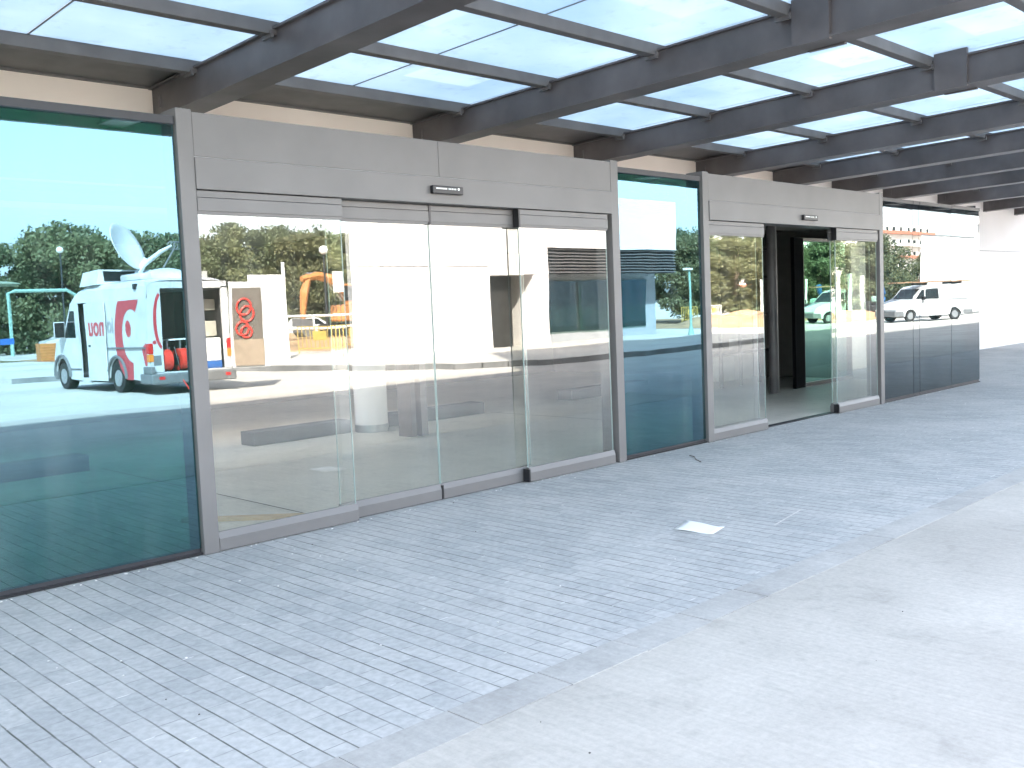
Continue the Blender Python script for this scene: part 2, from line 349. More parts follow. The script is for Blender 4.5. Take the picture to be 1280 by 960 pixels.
# dirt mound
random.seed(4)
def mound(name, cx, cy, rx, ry, h, mt, n=26):
    b = MB(); vv = {}
    for i in range(n+1):
        for j in range(n+1):
            u = i/n*2-1; v = j/n*2-1; r = math.hypot(u, v)
            z = h*max(0, 1-r*r)**1.0*(.7+.5*math.sin(u*7+v*3)*math.cos(v*6-u*2))+random.uniform(-.04, .06)*max(0, 1-r)*h*2
            vv[i, j] = b.bm.verts.new((cx+u*rx, cy+v*ry, -.02+max(0, z) if r < 1 else -.02))
    for i in range(n):
        for j in range(n): b.bm.faces.new((vv[i, j], vv[i+1, j], vv[i+1, j+1], vv[i, j+1]))
    return b.top(name, mt, kind='structure', smooth=True, origin=(0, 0, 0))
mound('dirt_mound', 28, -34, 13, 9, .75, DIRT)
mound('dirt_heap', 52, -24, 12, 5, .9, DIRT)
sheet('dirt_ground', [(16, -22.5), (60, -22.5), (75, -46), (16, -46)], -.004, DIRT)
sheet('grass_strip', [(-40, -44), (15.9, -44), (15.9, -52), (-40, -52)], -.003, plain('dry_grass', (.16, .15, .07), .95, 0, .5, 3, .8))

# ------------------------------------------------------------------ station building above and behind the glass front
H1, H2 = 15.2, 22.6
bld = thing('station_building', 'tall cream rendered building wall rising behind the glass entrance front', 'building', (0, 3.11, 0))
b = MB(); b.box(-30, 3.11, 2.85, 6.3, 3.5, H1); b.box(6.3, 3.11, 2.85, 16.3, 3.5, H2); b.part('wall', CREAM, bld)
b = MB(); b.box(16.303, 3.11, -.02, 20, 3.5, H2); b.box(20, 3.11, -.02, 110, 3.5, H1); b.part('wall', WHITEW, bld, label='white rendered stretch of wall right of the glass front')
b = MB(); b.box(20, 3.5, H1-.3, 110, 16, H1); b.part('roof', SHADEW, bld)
b = MB(); b.box(-60, 16, 0, 6.3, 16.4, 21.5); b.box(6.3, 16, 0, 20, 16.4, H2); b.box(-60.3, 3.5, 0, -60, 16.4, H1); b.part('sun_block_wall', WHITEW, bld)  # unseen walls added at the back to keep direct sun out of the lobby
b = MB(); b.box(-60, 3.11, 2.85, -30, 3.5, H1); b.part('wall', CREAM, bld)
b = MB(); b.box(16.3, 3.106, 2.432, 110, 3.1095, 2.441); b.part('wall_joint', JO, bld)
b = MB(); b.box(8.61, 1.7, 2.77, 16.28, 3.10, 2.80); b.part('lobby_roof', CREAM, bld)
b = MB(); b.box(8.61, .18, 2.77, 12.9, 1.69, 2.785); b.part('added_roof_glazing', ADDED_SKYL, bld)  # added skylight, lets sky light down onto the lobby floor
b = MB(); b.box(12.91, .18, 2.77, 16.28, 1.69, 2.785); b.part('roof_slab', CREAM, bld)
b = MB(); b.box(-10, 4.4, 2.75, 8.6, 5.6, 2.765); b.part('added_roof_glazing', ADDED_SKYL, bld)  # added skylight strip to brighten the deeper lobby
b = MB(); b.box(-10, 3.51, 2.75, 8.6, 4.39, 2.83); b.box(-10, 5.61, 2.75, 8.6, 9.4, 2.83); b.part('lobby_ceiling', SHADEW, bld)
b = MB(); b.box(-10, .18, 2.75, 8.6, 3.05, 2.765); b.part('added_roof_glazing', ADDED_SKYL, bld)  # added skylight behind the left glass front, for a brighter interior
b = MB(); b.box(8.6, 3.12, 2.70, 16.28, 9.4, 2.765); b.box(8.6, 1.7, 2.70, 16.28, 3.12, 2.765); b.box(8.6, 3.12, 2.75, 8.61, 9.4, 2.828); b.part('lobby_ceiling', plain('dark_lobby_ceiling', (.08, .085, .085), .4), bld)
b = MB()
for k in range(18): b.box(8.7, .5+k*.14, 2.655, 16.2, .55+k*.14, 2.695)
b.part('ceiling_slat', plain('ceiling_slat_metal', (.2, .22, .22), .35), bld)
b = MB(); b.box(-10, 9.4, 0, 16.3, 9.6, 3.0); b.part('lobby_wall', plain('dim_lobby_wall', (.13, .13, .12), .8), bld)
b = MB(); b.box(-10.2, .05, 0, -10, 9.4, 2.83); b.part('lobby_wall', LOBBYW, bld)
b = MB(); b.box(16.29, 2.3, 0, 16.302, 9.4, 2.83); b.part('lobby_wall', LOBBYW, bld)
for (x, y, wx, wy) in ((7.30, 3.4, .2, .26), (13.45, 2.05, .14, .14), (1.0, 4.6, .3, .3)):
    b = MB()
    if wx == .14: b.cyl((x, y, .006), (x, y, 2.70), .075)
    else:
        b.box(x-wx/2, y-wy/2, .006, x-.03, y+wy/2, 2.70); b.box(x+.05, y-wy/2, .006, x+wx/2+.05, y+wy/2, 2.70); b.box(x-.03, y-.02, .006, x+.05, y+.02, 2.70)
    b.part('lobby_column', STEEL if wx == .14 else BROWN, bld, smooth=(wx == .14))
# inner glazed screen beside the second door
scr = thing('inner_glass_screen', 'dark green inner glass screen with black frame seen through the open doorway', 'glass screen', (15.6, 2.2, 0))
b = MB(); b.box(14.62, 2.195, .07, 16.25, 2.205, 2.40); b.part('glass', INNERG, scr)
b = MB(); b.box(14.55, 2.15, .006, 14.62, 2.25, 2.45); b.box(16.25, 2.15, .006, 16.285, 2.25, 2.45); b.box(14.62, 2.15, 2.40, 16.25, 2.25, 2.45); b.box(14.62, 2.15, .006, 16.25, 2.25, .07); b.part('frame', BLACK, scr)
b = MB(); b.box(14.22, 2.1, .006, 14.52, 2.16, 2.45); b.part('side_panel', plain('matt_black_panel', (.008, .008, .009), .9, spec=.1), scr)
sh = thing('storage_rack', 'dark metal rack with grey boards in the dim lobby behind the open door', 'rack', (14.8, 3.5, 0))
b = MB()
for x in (13.9, 14.5, 15.1, 15.7):
    b.box(x, 3.3, .006, x+.05, 3.35, 2.4)
for z in (.55, 1.2, 1.85, 2.35): b.box(13.9, 3.3, z, 15.75, 3.7, z+.04)
b.part('frame', ALU_D, sh)
b = MB(); b.box(14.0, 3.4, .1, 14.45, 3.6, .52); b.box(14.6, 3.4, .1, 15.05, 3.6, .52); b.box(14.6, 3.4, .62, 15.05, 3.6, .8); b.part('board', plain('grey_board', (.45, .45, .42), .7), sh)

# wall door far right behind the corner
dr = thing('service_door', 'narrow dark glazed door in the white wall just past the glass corner', 'door', (24.6, 3.09, 0))
b = MB(); b.box(24.05, 3.085, .02, 24.95, 3.105, 2.15); b.part('frame', GREYP, dr)
b = MB(); b.box(24.12, 3.075, .1, 24.88, 3.083, 2.08); b.part('glass', DKGL, dr)
b = MB(); b.box(24.07, 3.05, 1.0, 24.93, 3.073, 1.25); b.part('push_bar', POLEW, dr)

# ------------------------------------------------------------------ dark tinted glass panels
def panel(name_label, x0, x1, z1=2.76, gm=None, grp='dark tinted glass panels of the entrance front'):
    t = thing('tinted_glass_panel', name_label, 'glass panel', ((x0+x1)/2, .02, 0), grp)
    b = MB(); b.box(x0, .000, .045, x1, .012, z1-.03); b.part('glass', DARKN if x0 > 12 else DARKG, t)
    b = MB(); b.box(x0, -.018, z1-.03, x1, .05, z1+.02, .002); b.part('head_rail', ALU_D, t)
    b = MB(); b.box(x0, .012, .0, x1, .05, .045); b.part('sill', ALU_D, t); b = MB(); b.box(x0, -.012, .003, x1, -.0005, .018); b.part('seal', BLACK, t)
    return t
panel('large dark mirror glass panel left of the closed door, reflecting the satellite van', -.2, 2.835)
panel('dark mirror glass panel at the far left edge of the front', -6.0, -.212)
panel('dark mirror glass panel between the two door units, reflecting louvres and a white building', 7.165, 8.535)
panel('dark mirror glass panel directly right of the open door unit, reflecting trees', 12.755, 13.755)
panel('narrow strip of dark mirror glass between two joints right of the open door', 13.765, 13.975)
panel('dark mirror glass panel reflecting the middle of the small white van', 13.985, 15.145)
panel('dark mirror glass panel at the right corner of the glass front', 15.155, 16.29)
t = thing('tinted_glass_panel', 'dark glass return panel closing the right end of the vestibule', 'glass panel', (16.3, 1.5, 0), 'dark tinted glass panels of the entrance front')
b = MB(); b.box(16.292, .052, .01, 16.302, 2.29, 2.78); b.part('glass', CLEAR, t)
b = MB(); b.box(16.29, .053, 2.78, 16.304, 3.09, 2.828); b.part('rail', ALU_D, t)

# ------------------------------------------------------------------ sliding door units
GEDGE = plain('glass_edge_green', (.30, .38, .35), .3)
def rails(parent, x0, x1, y, cap=None):
    b = MB(); b.box(x0+.008, y-.004, .112, x1-.008, y+.004, 2.185); b.part('glass', CLEAR, parent)
    for xe in (x0+.001, x1-.008):
        b = MB(); b.box(xe+.001, y-.005, .112, xe+.006, y+.005, 2.182); b.part('glass_edge', GEDGE, parent)
    # lower rail with a sloped shoulder
    b = MB(); pr = [(x0, y-.028, .007), (x0, y-.03, .085), (x0, y-.014, .128), (x0, y+.014, .128), (x0, y+.03, .085), (x0, y+.028, .007)]
    b.prism(pr, (x1-x0, 0, 0)); b.part('bottom_rail', ALU, parent)
    b = MB(); b.box(x0, y-.03, 2.20, x1, y+.03, 2.285, .003); b.box(x0+.002, y-.022, 2.182, x1-.002, y+.022, 2.2); b.box(x0, y-.026, 2.288, x1, y+.026, 2.328); b.part('top_rail', ALU, parent)
def door(x0, lab, closed, cx, posts, leaves, sens, seam):
    t = thing('automatic_sliding_door', lab, 'sliding door', (cx, 0, 0), 'automatic sliding door units')
    for a, c in posts:
        b = MB(); b.box(a, -.035, .002, c, .17, 2.83, .003); b.part('post', ALU, t)
    X0, X1 = posts[0][1], posts[1][0]
    b = MB(); b.box(X0, -.045, 2.335, X1, .17, 2.535, .004)
    xm = [X0]+seam+[X1]
    for a, c in zip(xm, xm[1:]): b.box(a+.0015, -.033, 2.541, c-.0015, .16, 2.815, .003)
    b.part('header', ALU, t)
    b = MB(); b.box(X0, -.03, 2.528, X1, .15, 2.545); b.part('header_seam', plain('pale_seam', (.3, .3, .3), .5), t)
    for kind, a, c, y in leaves:
        lf = thing(kind, None, None); del_keys(lf); lf.location = (0, 0, 0); lf.parent = t; lf.location = (-cx+(a+c)/2, y, 0)
        rails(lf, a, c, y)
        if kind == 'sliding_leaf' or kind == 'fixed_leaf': pass
    for (x, y, kind) in closed:
        b = MB(); b.box(x-.009, y-.034, .01, x+.009, y+.034, .118); b.box(x-.009, y-.034, 2.18, x+.009, y+.034, 2.332); b.part('edge_cap', BLACK, t)
    # threshold and track
    b = MB(); b.box(X0, .055, .001, X1, .14, .010); b.part('threshold', ALU_D, t)
    s0, s1, sz = sens
    s = MB(); s.box(s0, -.085, sz, s1, -.046, sz+.062, .006); so_ = s.part('motion_sensor', BLACK, t)
    s = MB(); s.box(s0+.03, -.0865, sz+.035, s0+.14, -.0852, sz+.045)
    for k in range(5): s.box(s0+.155+k*.017, -.0865, sz+.034, s0+.165+k*.017, -.0852, sz+.046)
    s.cyl((s1-.05, -.0865, sz+.042), (s1-.05, -.0852, sz+.042), .011, n=14); s.part('marking', POLEW, so_)
    return t
def del_keys(o):
    for k in ('label', 'category', 'group'):
        if k in o.keys(): del o[k]
door(2.84, 'closed four leaf automatic glass sliding door, nearer unit with wide grey header', [(4.92, .075, 0), (5.835, .0, 1)], 5.0,
     [(2.84, 2.945), (7.055, 7.16)],
     [('fixed_leaf', 2.95, 4.05, .0), ('sliding_leaf', 3.96, 4.919, .075), ('sliding_leaf', 4.921, 5.965, .075), ('fixed_leaf', 5.845, 7.0, .0)],
     (4.86, 5.17, 2.405), [4.97])
door(8.54, 'open automatic glass sliding door, farther unit with empty middle opening', [(11.44, .0, 1)], 10.65,
     [(8.54, 8.645), (12.645, 12.75)],
     [('fixed_leaf', 8.65, 9.74, .0), ('sliding_leaf', 8.70, 9.72, .075), ('sliding_leaf', 11.47, 12.56, .075), ('fixed_leaf', 11.45, 12.60, .0)],
     (10.55, 10.88, 2.395), [])
# ------------------------------------------------------------------ canopy
CY0, CY1 = 3.10, -4.35
def cz(y, z0=3.40): return z0+.022*(3.11-y)
can = thing('canopy', 'dark steel canopy with milky blue glass panes over the entrance', 'canopy', (10, 3.1, 3.4))
BX = [-1.6, 1.3, 4.27, 7.40, 10.22, 13.12, 15.45, 17.6, 19.8, 22.6, 25.4, 27.6, 30.2, 33.1, 36]
hw = .14; tf = .018; dp = .30
for i, x in enumerate(BX):
    b = MB()
    for (xa, xb, za, zb) in ((x-hw, x+hw, 0, tf), (x-.05, x+.05, tf, dp-tf), (x-hw, x+hw, dp-tf, dp)):
        if za == tf: xa, xb = x-hw+.035, x-hw+.047
        ya, yb = CY0, CY1
        v = [(xa, ya, cz(ya)+za), (xb, ya, cz(ya)+za), (xb, ya, cz(ya)+zb), (xa, ya, cz(ya)+zb)]
        b.prism(v, (0, yb-ya, cz(yb)-cz(ya)))
        if za == tf:
            b.prism([(x+hw-.047, ya, cz(ya)+za), (x+hw-.035, ya, cz(ya)+za), (x+hw-.035, ya, cz(ya)+zb), (x+hw-.047, ya, cz(ya)+zb)], (0, yb-ya, cz(yb)-cz(ya)))
    if i in (3, 4): # splice plates
        y = -1.95
        b.box(x-hw-.01, y-.16, cz(y)-.012, x-hw+.033, y+.16, cz(y)+dp+.16)
        b.box(x+hw-.033, y-.16, cz(y)-.012, x+hw+.01, y+.16, cz(y)+dp+.16)
    b.box(x-.1, 3.085, cz(3.1)-.01, x+.1, 3.108, cz(3.1)+dp+.03)
    for s in (-1, 1):
        b.cyl((x+s*(hw-.03), 2.93, cz(2.9)+.09), (x+s*(hw-.025), 2.93, cz(2.9)+.2), .012, n=8)
    b.part('beam', STEEL, can)
PY = [2.25, .93, -.40, -1.72, -3.04, -4.28]
for y in PY:
    z = cz(y)+dp-.055
    b = MB(); b.box(-6, y-.05, z, 39, y+.05, z+.10, .004)
    for x in BX:
        for s in (-1, 1): b.box(x+s*(hw+.015)-.012, y-.07, z-.03, x+s*(hw+.015)+.012, y+.07, z+.02)
    b.part('purlin', PURL, can)
b = MB(); v = [(-6, 3.105, cz(3.1)+dp+.005), (-6, 2.22, cz(2.2)+dp+.05), (-6, 2.22, cz(2.2)+dp+.062), (-6, 3.105, cz(3.1)+dp+.02)]
b.prism(v, (45, 0, 0)); b.box(-6, 3.06, cz(3.1)+dp-.01, 39, 3.108, cz(3.1)+dp+.02); b.part('flashing', PURL, can)
b = MB(); b.box(-6, -4.42, cz(-4.35)-.03, 39, -4.36, cz(-4.35)+dp+.10); b.part('fascia', STEEL, can)
rows = [2.20]+PY[1:]
for bi, (xa, xb) in enumerate(zip(BX[:11], BX[1:12])):
    for ya, yb in zip(PY, PY[1:]):
        halves = [(xa+.01, (xa+xb)/2-.008), ((xa+xb)/2+.008, xb-.01)] if 1 <= bi <= 7 else [(xa+.01, xb-.01)]
        for a, c in halves:
            b = MB(); za = cz(ya)+dp+.055; zb = cz(yb)+dp+.055
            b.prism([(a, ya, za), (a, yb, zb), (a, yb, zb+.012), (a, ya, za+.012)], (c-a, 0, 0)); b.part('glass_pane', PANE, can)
b = MB()
for bi, (xa, xb) in enumerate(zip(BX, BX[1:])):
    c = (xa+xb)/2
    b.prism([(c-.007, CY0, cz(CY0)+dp+.050), (c+.007, CY0, cz(CY0)+dp+.050), (c+.007, CY0, cz(CY0)+dp+.054), (c-.007, CY0, cz(CY0)+dp+.054)], (0, CY1-CY0, cz(CY1)-cz(CY0)))
b.part('glazing_bar', GREYP, can)
for x in (7.36,):
    b = MB(); b.cyl((x, 4.3, .10), (x, 4.3, 2.75), .21, n=40); cc = b.part('round_column', WHITEW, bld, smooth=True, label='round white lobby column with metal foot ring')
    b = MB(); b.cyl((x, 4.3, .006), (x, 4.3, .10), .215, n=40); b.part('foot_ring', HUB, cc, smooth=True)
# low upstands between the inner openings of the lobby
for i, (x0, x1) in enumerate(((-5.48, -1.78), (.12, 3.82), (5.72, 7.12), (7.60, 9.44), (11.32, 13.3))):
    lab = ['low grey plinth on the lobby floor behind the far left glass panel', 'low grey plinth on the lobby floor behind the large left dark panel',
           'low grey plinth on the lobby floor left of the round white column', 'low grey plinth on the lobby floor right of the round white column',
           'low grey plinth on the lobby floor behind the fourth leaf of the closed door'][i]
    b = MB(); b.box(x0, 4.40, .006, x1, 4.70, .17, .008); b.top('lobby_plinth', plain('plinth_grey', (.10, .105, .10), .7) if i == 0 else bpy.data.materials['plinth_grey'], lab, 'plinth', 'low plinths on the lobby floor')
# timber batten and cable on the lobby floor
b = MB(); b.bar((3.22, 1.06, .02), (3.86, .40, .02), .07, .03); b.top('timber_batten', plain('raw_timber', (.55, .40, .24), .7), 'pale timber batten lying on the floor behind the first door leaf', 'batten')
b = MB()
for x in (-1.65, 3.93, 9.55): b.quad((x, .14, .0105), (x+.014, .14, .0105), (x+.014, 4.39, .0105), (x, 4.39, .0105))
b.top('floor_joint', JO, kind='structure', origin=(0, 0, 0))

# ------------------------------------------------------------------ small things on the paving
b = MB(); n_ = 6; P = [Vector((5.13, -2.04, 0)), Vector((5.15, -2.34, 0)), Vector((5.36, -2.29, 0)), Vector((5.35, -1.98, 0))]; g = {}
for i in range(n_+1):
    for j in range(n_+1):
        u, v = i/n_, j/n_; p = P[0].lerp(P[1], u).lerp(P[3].lerp(P[2], u), v)
        p.z = .004+.012*max(0, v-.7)*3*(1-u)+.004*math.sin(u*5)+.010*(u > .8)*(u-.8)*5
        g[i, j] = b.bm.verts.new(p)
for i in range(n_):
    for j in range(n_): b.bm.faces.new((g[i, j], g[i+1, j], g[i+1, j+1], g[i, j+1]))
o = b.top('sheet_of_paper', PAPER, 'white sheet of paper lying on the blue grey pavers', 'paper', smooth=True)
sm = o.modifiers.new('solid', 'SOLIDIFY'); sm.thickness = .0006; sm.offset = 1
b = MB(); b.tube([(7.72, -.36, .006), (7.66, -.46, .009), (7.55, -.55, .006), (7.46, -.67, .005)], .0032, 6); b.top('twig', BARK, 'small dark twig on the paving in front of the middle glass panel', 'twig')
b = MB()
for k in range(8):
    u = k/8; x = 5.6+.55*u; y = -2.52+.1*u; b.quad((x, y, .0042), (x+.067, y+.012, .0042), (x+.067, y+.024, .0042), (x, y+.012, .0042))
b.top('chalk_mark', plain('pale_chalk', (.62, .60, .56), .9, 0, .3, 30), 'pale chalk streak on the paving right of the paper sheet', 'chalk mark')
random.seed(9); b = MB()
for k in range(60):
    x, y = random.uniform(.8, 16), random.uniform(-5.2, -.1); r = random.uniform(.002, .006)
    b.sphere((x, y, .003), r, (1, random.uniform(.6, 1), .5), 6, 4)
b.top('grit', plain('grit_stone', (.12, .11, .1), .9), kind='stuff')
b = MB()
for k in range(260):
    x, y = random.uniform(.6, 15), (random.uniform(-2.9, -.05) if k < 90 else -.045-abs(random.gauss(0, .02))); r = random.uniform(.003, .009)
    b.sphere((x, y, .003), r, (1, random.uniform(.5, 1), .4), 6, 4)
b.top('mortar_crumbs', plain('mortar_crumb', (.75, .73, .7), .9), kind='stuff')

# ------------------------------------------------------------------ satellite van
VX0, VX1, VY = 8.75, 10.62, -13.85
VXC = (VX0+VX1)/2
van = thing('satellite_van', 'white broadcast van with red livery, roof dish and open rear doors', 'van', (VXC, VY, 0))
def arch(uc, r, z0, n=9): return [(uc+r*math.cos(t), z0+r*math.sin(t)) for t in [math.pi*k/n for k in range(n+1)]]
def P3(x, u, z): return (x, VY-u, z)
# side skin pieces : (u,z) polygons
rear_poly = [(0.02, .42), (.3, .28)]+[p for p in [(1.64-.46*math.cos(math.pi*k/10), .33+.46*math.sin(math.pi*k/10)) for k in range(11)] if p[1] > .27]+[(3.2, .24), (3.2, 2.02), (0.0, 2.02)]
front_poly = [(3.75, .24), (4.42, .27)]+[(4.88-.44*math.cos(math.pi*k/10), .33+.44*math.sin(math.pi*k/10)) for k in range(11)]+[(5.36, .33), (5.38, .75), (5.2, 1.12), (4.72, 1.28), (4.2, 1.95), (4.15, 2.02), (3.75, 2.02)]
full_rear = rear_poly[:-2]+[(3.75, .24), (3.75, 2.02), (0, 2.02)]
b = MB()
b.prism([P3(VX0, u, z) for u, z in rear_poly], (.03, 0, 0)); b.prism([P3(VX0, u, z) for u, z in front_poly], (.03, 0, 0))
b.box(VX0, VY-3.75, .2, VX0+.03, VY-3.2, .32)
b.prism([P3(VX1, u, z) for u, z in full_rear], (-.03, 0, 0)); b.prism([P3(VX1, u, z) for u, z in front_poly], (-.03, 0, 0))
# roof: swept cross section
secs = [(-.01, 2.38), (.15, 2.43), (2.0, 2.45), (3.3, 2.44), (3.9, 2.33), (4.22, 2.04)]
prof = lambda top: [(0, 2.02), (.03, 2.02+(top-2.02)*.62), (.12, 2.02+(top-2.02)*.9), (.3, top), ((VX1-VX0)/2, top+.02)]
rings = []
for u, top in secs:
    pr = prof(top); full = [(VX0+a, z) for a, z in pr]+[(VX1-a, z) for a, z in pr[::-1][1:]]
    rings.append([b.bm.verts.new(P3(x, u, z)) for x, z in full])
for A, B in zip(rings, rings[1:]):
    for k in range(len(A)-1): b.bm.faces.new((A[k], A[k+1], B[k+1], B[k]))
# rear frame round the opening
b.box(VX0+.03, VY-.05, .46, VX0+.30, VY+.0, 2.22); b.box(VX1-.16, VY-.05, .46, VX1-.03, VY, 2.25); b.box(VX0+.03, VY-.05, 2.22, VX1-.03, VY, 2.36)
b.box(VX0+.03, VY-.05, .40, VX1-.03, VY, .47)
# windscreen slope, bonnet, nose
def strip(u0, z0, u1, z1, ins=.02): b.quad(P3(VX0+ins, u0, z0), P3(VX1-ins, u0, z0), P3(VX1-ins, u1, z1), P3(VX0+ins, u1, z1))
strip(4.72, 1.28, 5.2, 1.12); strip(5.2, 1.12, 5.38, .75); strip(5.38, .75, 5.36, .33)
body = b.part('body', VANW, van)
b = MB(); b.quad(P3(VX0+.04, 4.72, 1.28), P3(VX1-.04, 4.72, 1.28), P3(VX1-.04, 4.2, 1.98), P3(VX0+.04, 4.2, 1.98)); b.part('windscreen', DKGL, van)
# interior
b = MB(); b.box(VX0+.05, VY-3.9, .36, VX1-.05, VY-.04, .46); b.box(VX0+.05, VY-3.96, .46, VX1-.05, VY-3.9, 2.2); b.box(VX0+.035, VY-3.1, .46, VX0+.06, VY-.3, 2.2); b.box(VX1-.06, VY-3.9, .46, VX1-.035, VY-.1, 2.2); b.box(VX0+.06, VY-2.2, .46, VX1-.06, VY-2.15, 2.2); b.part('load_bay', DKIN, van)
# side graphics ("9"-like red ring and letters), on the near side
def ring(b, x, uc, zc, ru, rz, iu, iz, t0, t1, dx, n=40, um=1e9, ulo=-1e9):
    for k in range(n):
        a0 = R(t0+(t1-t0)*k/n); a1 = R(t0+(t1-t0)*(k+1)/n)
        q = [(uc+iu*math.cos(a0), zc+iz*math.sin(a0)), (uc+ru*math.cos(a0), zc+rz*math.sin(a0)), (uc+ru*math.cos(a1), zc+rz*math.sin(a1)), (uc+iu*math.cos(a1), zc+iz*math.sin(a1))]
        q = [(max(ulo, min(u, um)), max(.3, min(2.0, z))) for u, z in q]
        b.quad(*[P3(x, u, z) for u, z in q])
b = MB(); xx = VX0-.004
ring(b, xx, .78, 1.25, .90, 1.05, .50, .56, -88, 118, 0, ulo=.12)
for k in range(12):
    a0, a1 = 2*math.pi*k/12, 2*math.pi*(k+1)/12
    b.quad(P3(xx, .95, 1.41), P3(xx, .95+.14*math.cos(a0), 1.41+.17*math.sin(a0)), P3(xx, .95+.14*math.cos((a0+a1)/2), 1.41+.17*math.sin((a0+a1)/2)), P3(xx, .95+.14*math.cos(a1), 1.41+.17*math.sin(a1)))
b.part('red_emblem', REDP, van)
b = MB(); b.quad(P3(xx, .10, .62), P3(xx, .20, .62), P3(xx, .34, 1.0), P3(xx, .12, 1.12)); b.part('red_emblem_tail', REDP, van)
def text(s, size, loc, rot, mt, name, parent, ext=.002):
    c = bpy.data.curves.new(name, 'FONT'); c.body = s; c.size = size; c.extrude = ext; c.offset = .012; c.align_x = 'LEFT'
    o = bpy.data.objects.new(name, c); link(o); bpy.context.view_layer.update()
    me = bpy.data.meshes.new_from_object(o.evaluated_get(bpy.context.evaluated_depsgraph_get())); col.objects.unlink(o); bpy.data.objects.remove(o)
    me.materials.clear(); me.materials.append(mt)
    M = Matrix.Translation(loc) @ rot
    for v in me.vertices: v.co = M @ v.co - world_loc(parent)
    q = link(bpy.data.objects.new(name, me)); q.parent = parent; return q
ROTS = Matrix(((0, 0, -1, 0), (-1, 0, 0, 0), (0, 1, 0, 0), (0, 0, 0, 1)))   # text x -> -y, y -> z, normal -> -x
# sliding side door pushed back, standing proud
b = MB(); b.box(VX0-.055, VY-3.22, .26, VX0-.03, VY-2.10, 2.0, .008); sdr = b.part('sliding_door', VANW, van)
b = MB(); b.box(VX0-.062, VY-3.1, 1.05, VX0-.056, VY-2.98, 1.09); b.part('handle', BLACK, sdr)
text('nou', .58, Vector((VX0-.059, VY-2.13, 1.30)), ROTS, REDP, 'red_lettering', sdr)
text('io', .46, Vector((VX0-.006, VY-1.74, 1.36)), ROTS, GREYT, 'grey_lettering', van)
b = MB(); b.box(VX0-.03, VY-2.1, 1.00, VX0-.002, VY-.15, 1.03); b.part('side_rail', GREYP, van)
b = MB(); b.box(VX0-.012, VY-4.5, .50, VX0-.001, VY-3.75, .54); b.part('side_rail', GREYP, van)
# front side window, mirror, door seam, lamps
b = MB(); b.prism([P3(VX0-.004, 3.95, 1.25), P3(VX0-.004, 4.62, 1.25), P3(VX0-.004, 4.2, 1.85), P3(VX0-.004, 3.95, 1.85)], (.003, 0, 0)); b.part('side_window', DKGL, van)
b = MB(); b.box(VX0-.25, VY-4.62, 1.25, VX0-.02, VY-4.5, 1.62, .02); b.part('wing_mirror', VANW, van)
b = MB(); b.box(VX0-.26, VY-4.49, 1.27, VX0-.05, VY-4.48, 1.60); b.part('mirror_glass', BLACK, van)
for x in (VX0-.006, VX1-.095):
    b = MB(); b.box(x, VY-.12, .88, x+.10, VY+.012, 1.10, .01); b.part('tail_lamp', REDL, van)
    b = MB(); b.box(x, VY-.12, .70, x+.10, VY+.012, .87, .01); b.part('indicator_lamp', AMB, van)
b = MB(); b.box(VX0-.03, VY-.45, .22, VX1+.03, VY+.13, .44, .03); b.box(VX0-.02, VY-.30, .44, VX0+.08, VY+.09, .60, .02); b.part('rear_bumper', GREYP, van)
for x in (VX0+.12, VX1-.24):
    b = MB(); b.box(x, VY+.131, .32, x+.12, VY+.137, .38); b.part('reflector', REDL, van)
b = MB(); b.box(VX0-.02, VY-5.44, .25, VX1+.02, VY-5.30, .55, .03); b.part('front_bumper', GREYP, van)
# wheel arches and wheels
for uc in (1.64, 4.88):
    for x, s in ((VX0, 1), (VX1, -1)):
        b = MB()
        pts = [(x-.02*s, VY-uc+.50*math.cos(math.pi*k/12), .33+.50*math.sin(math.pi*k/12)) for k in range(13)]
        b.tube(pts, .035, 6); b.part('wheel_arch', GREYP, van)
        b = MB(); b.cyl((x+.02*s, VY-uc, .33), (x+.24*s, VY-uc, .33), .33, n=28); wh = b.part('wheel', RUBBER, van, smooth=True)
        b = MB(); b.cyl((x+.005*s, VY-uc, .33), (x+.03*s, VY-uc, .33), .19, n=24); b.cyl((x-.01*s, VY-uc, .33), (x+.01*s, VY-uc, .33), .07, n=14); b.part('rim', HUB, wh, smooth=True)
b = MB(); b.box(VX0+.15, VY-5.2, .20, VX1-.15, VY-.4, .36); b.cyl((VX0+.3, VY-1.64, .33), (VX1-.3, VY-1.64, .33), .06); b.part('chassis', BLACK, van)
# rear doors, opened
def rdoor(hx, ang, lab):
    L = .80; d = Vector((math.cos(ang), math.sin(ang), 0)); nn = Vector((-d.y, d.x, 0)); b = MB()
    a = Vector((hx, VY+.02, 0))
    pts = [a+Vector((0, 0, .46)), a+d*L+Vector((0, 0, .46)), a+d*L+Vector((0, 0, 2.1)), a+d*(L-.12)+Vector((0, 0, 2.34)), a+Vector((0, 0, 2.34))]
    b.prism([tuple(p) for p in pts], tuple(nn*.04)); r = b.part('rear_door', VANW, van, label=lab)
    ins = nn*(-.006) if nn.dot(Vector((0, 1, 0))) < 0 else nn*.046
    b = MB(); q = [a+d*.06+Vector((0, 0, .52)), a+d*(L-.07)+Vector((0, 0, .52)), a+d*(L-.07)+Vector((0, 0, 2.05)), a+d*(L-.16)+Vector((0, 0, 2.26)), a+d*.06+Vector((0, 0, 2.26))]
    return r, a, d, nn
rd, a, d, nn = rdoor(VX1, R(20), 'open rear door with coiled red cables hung on its inside')
def onpanel(u0, u1, z0, z1, off, th, name, mt, par):
    b = MB(); p = [a+d*u0+nn*off, a+d*u1+nn*off]
    b.prism([(p[0].x, p[0].y, z0), (p[1].x, p[1].y, z0), (p[1].x, p[1].y, z1), (p[0].x, p[0].y, z1)], tuple(nn*th)); return b.part(name, mt, par)
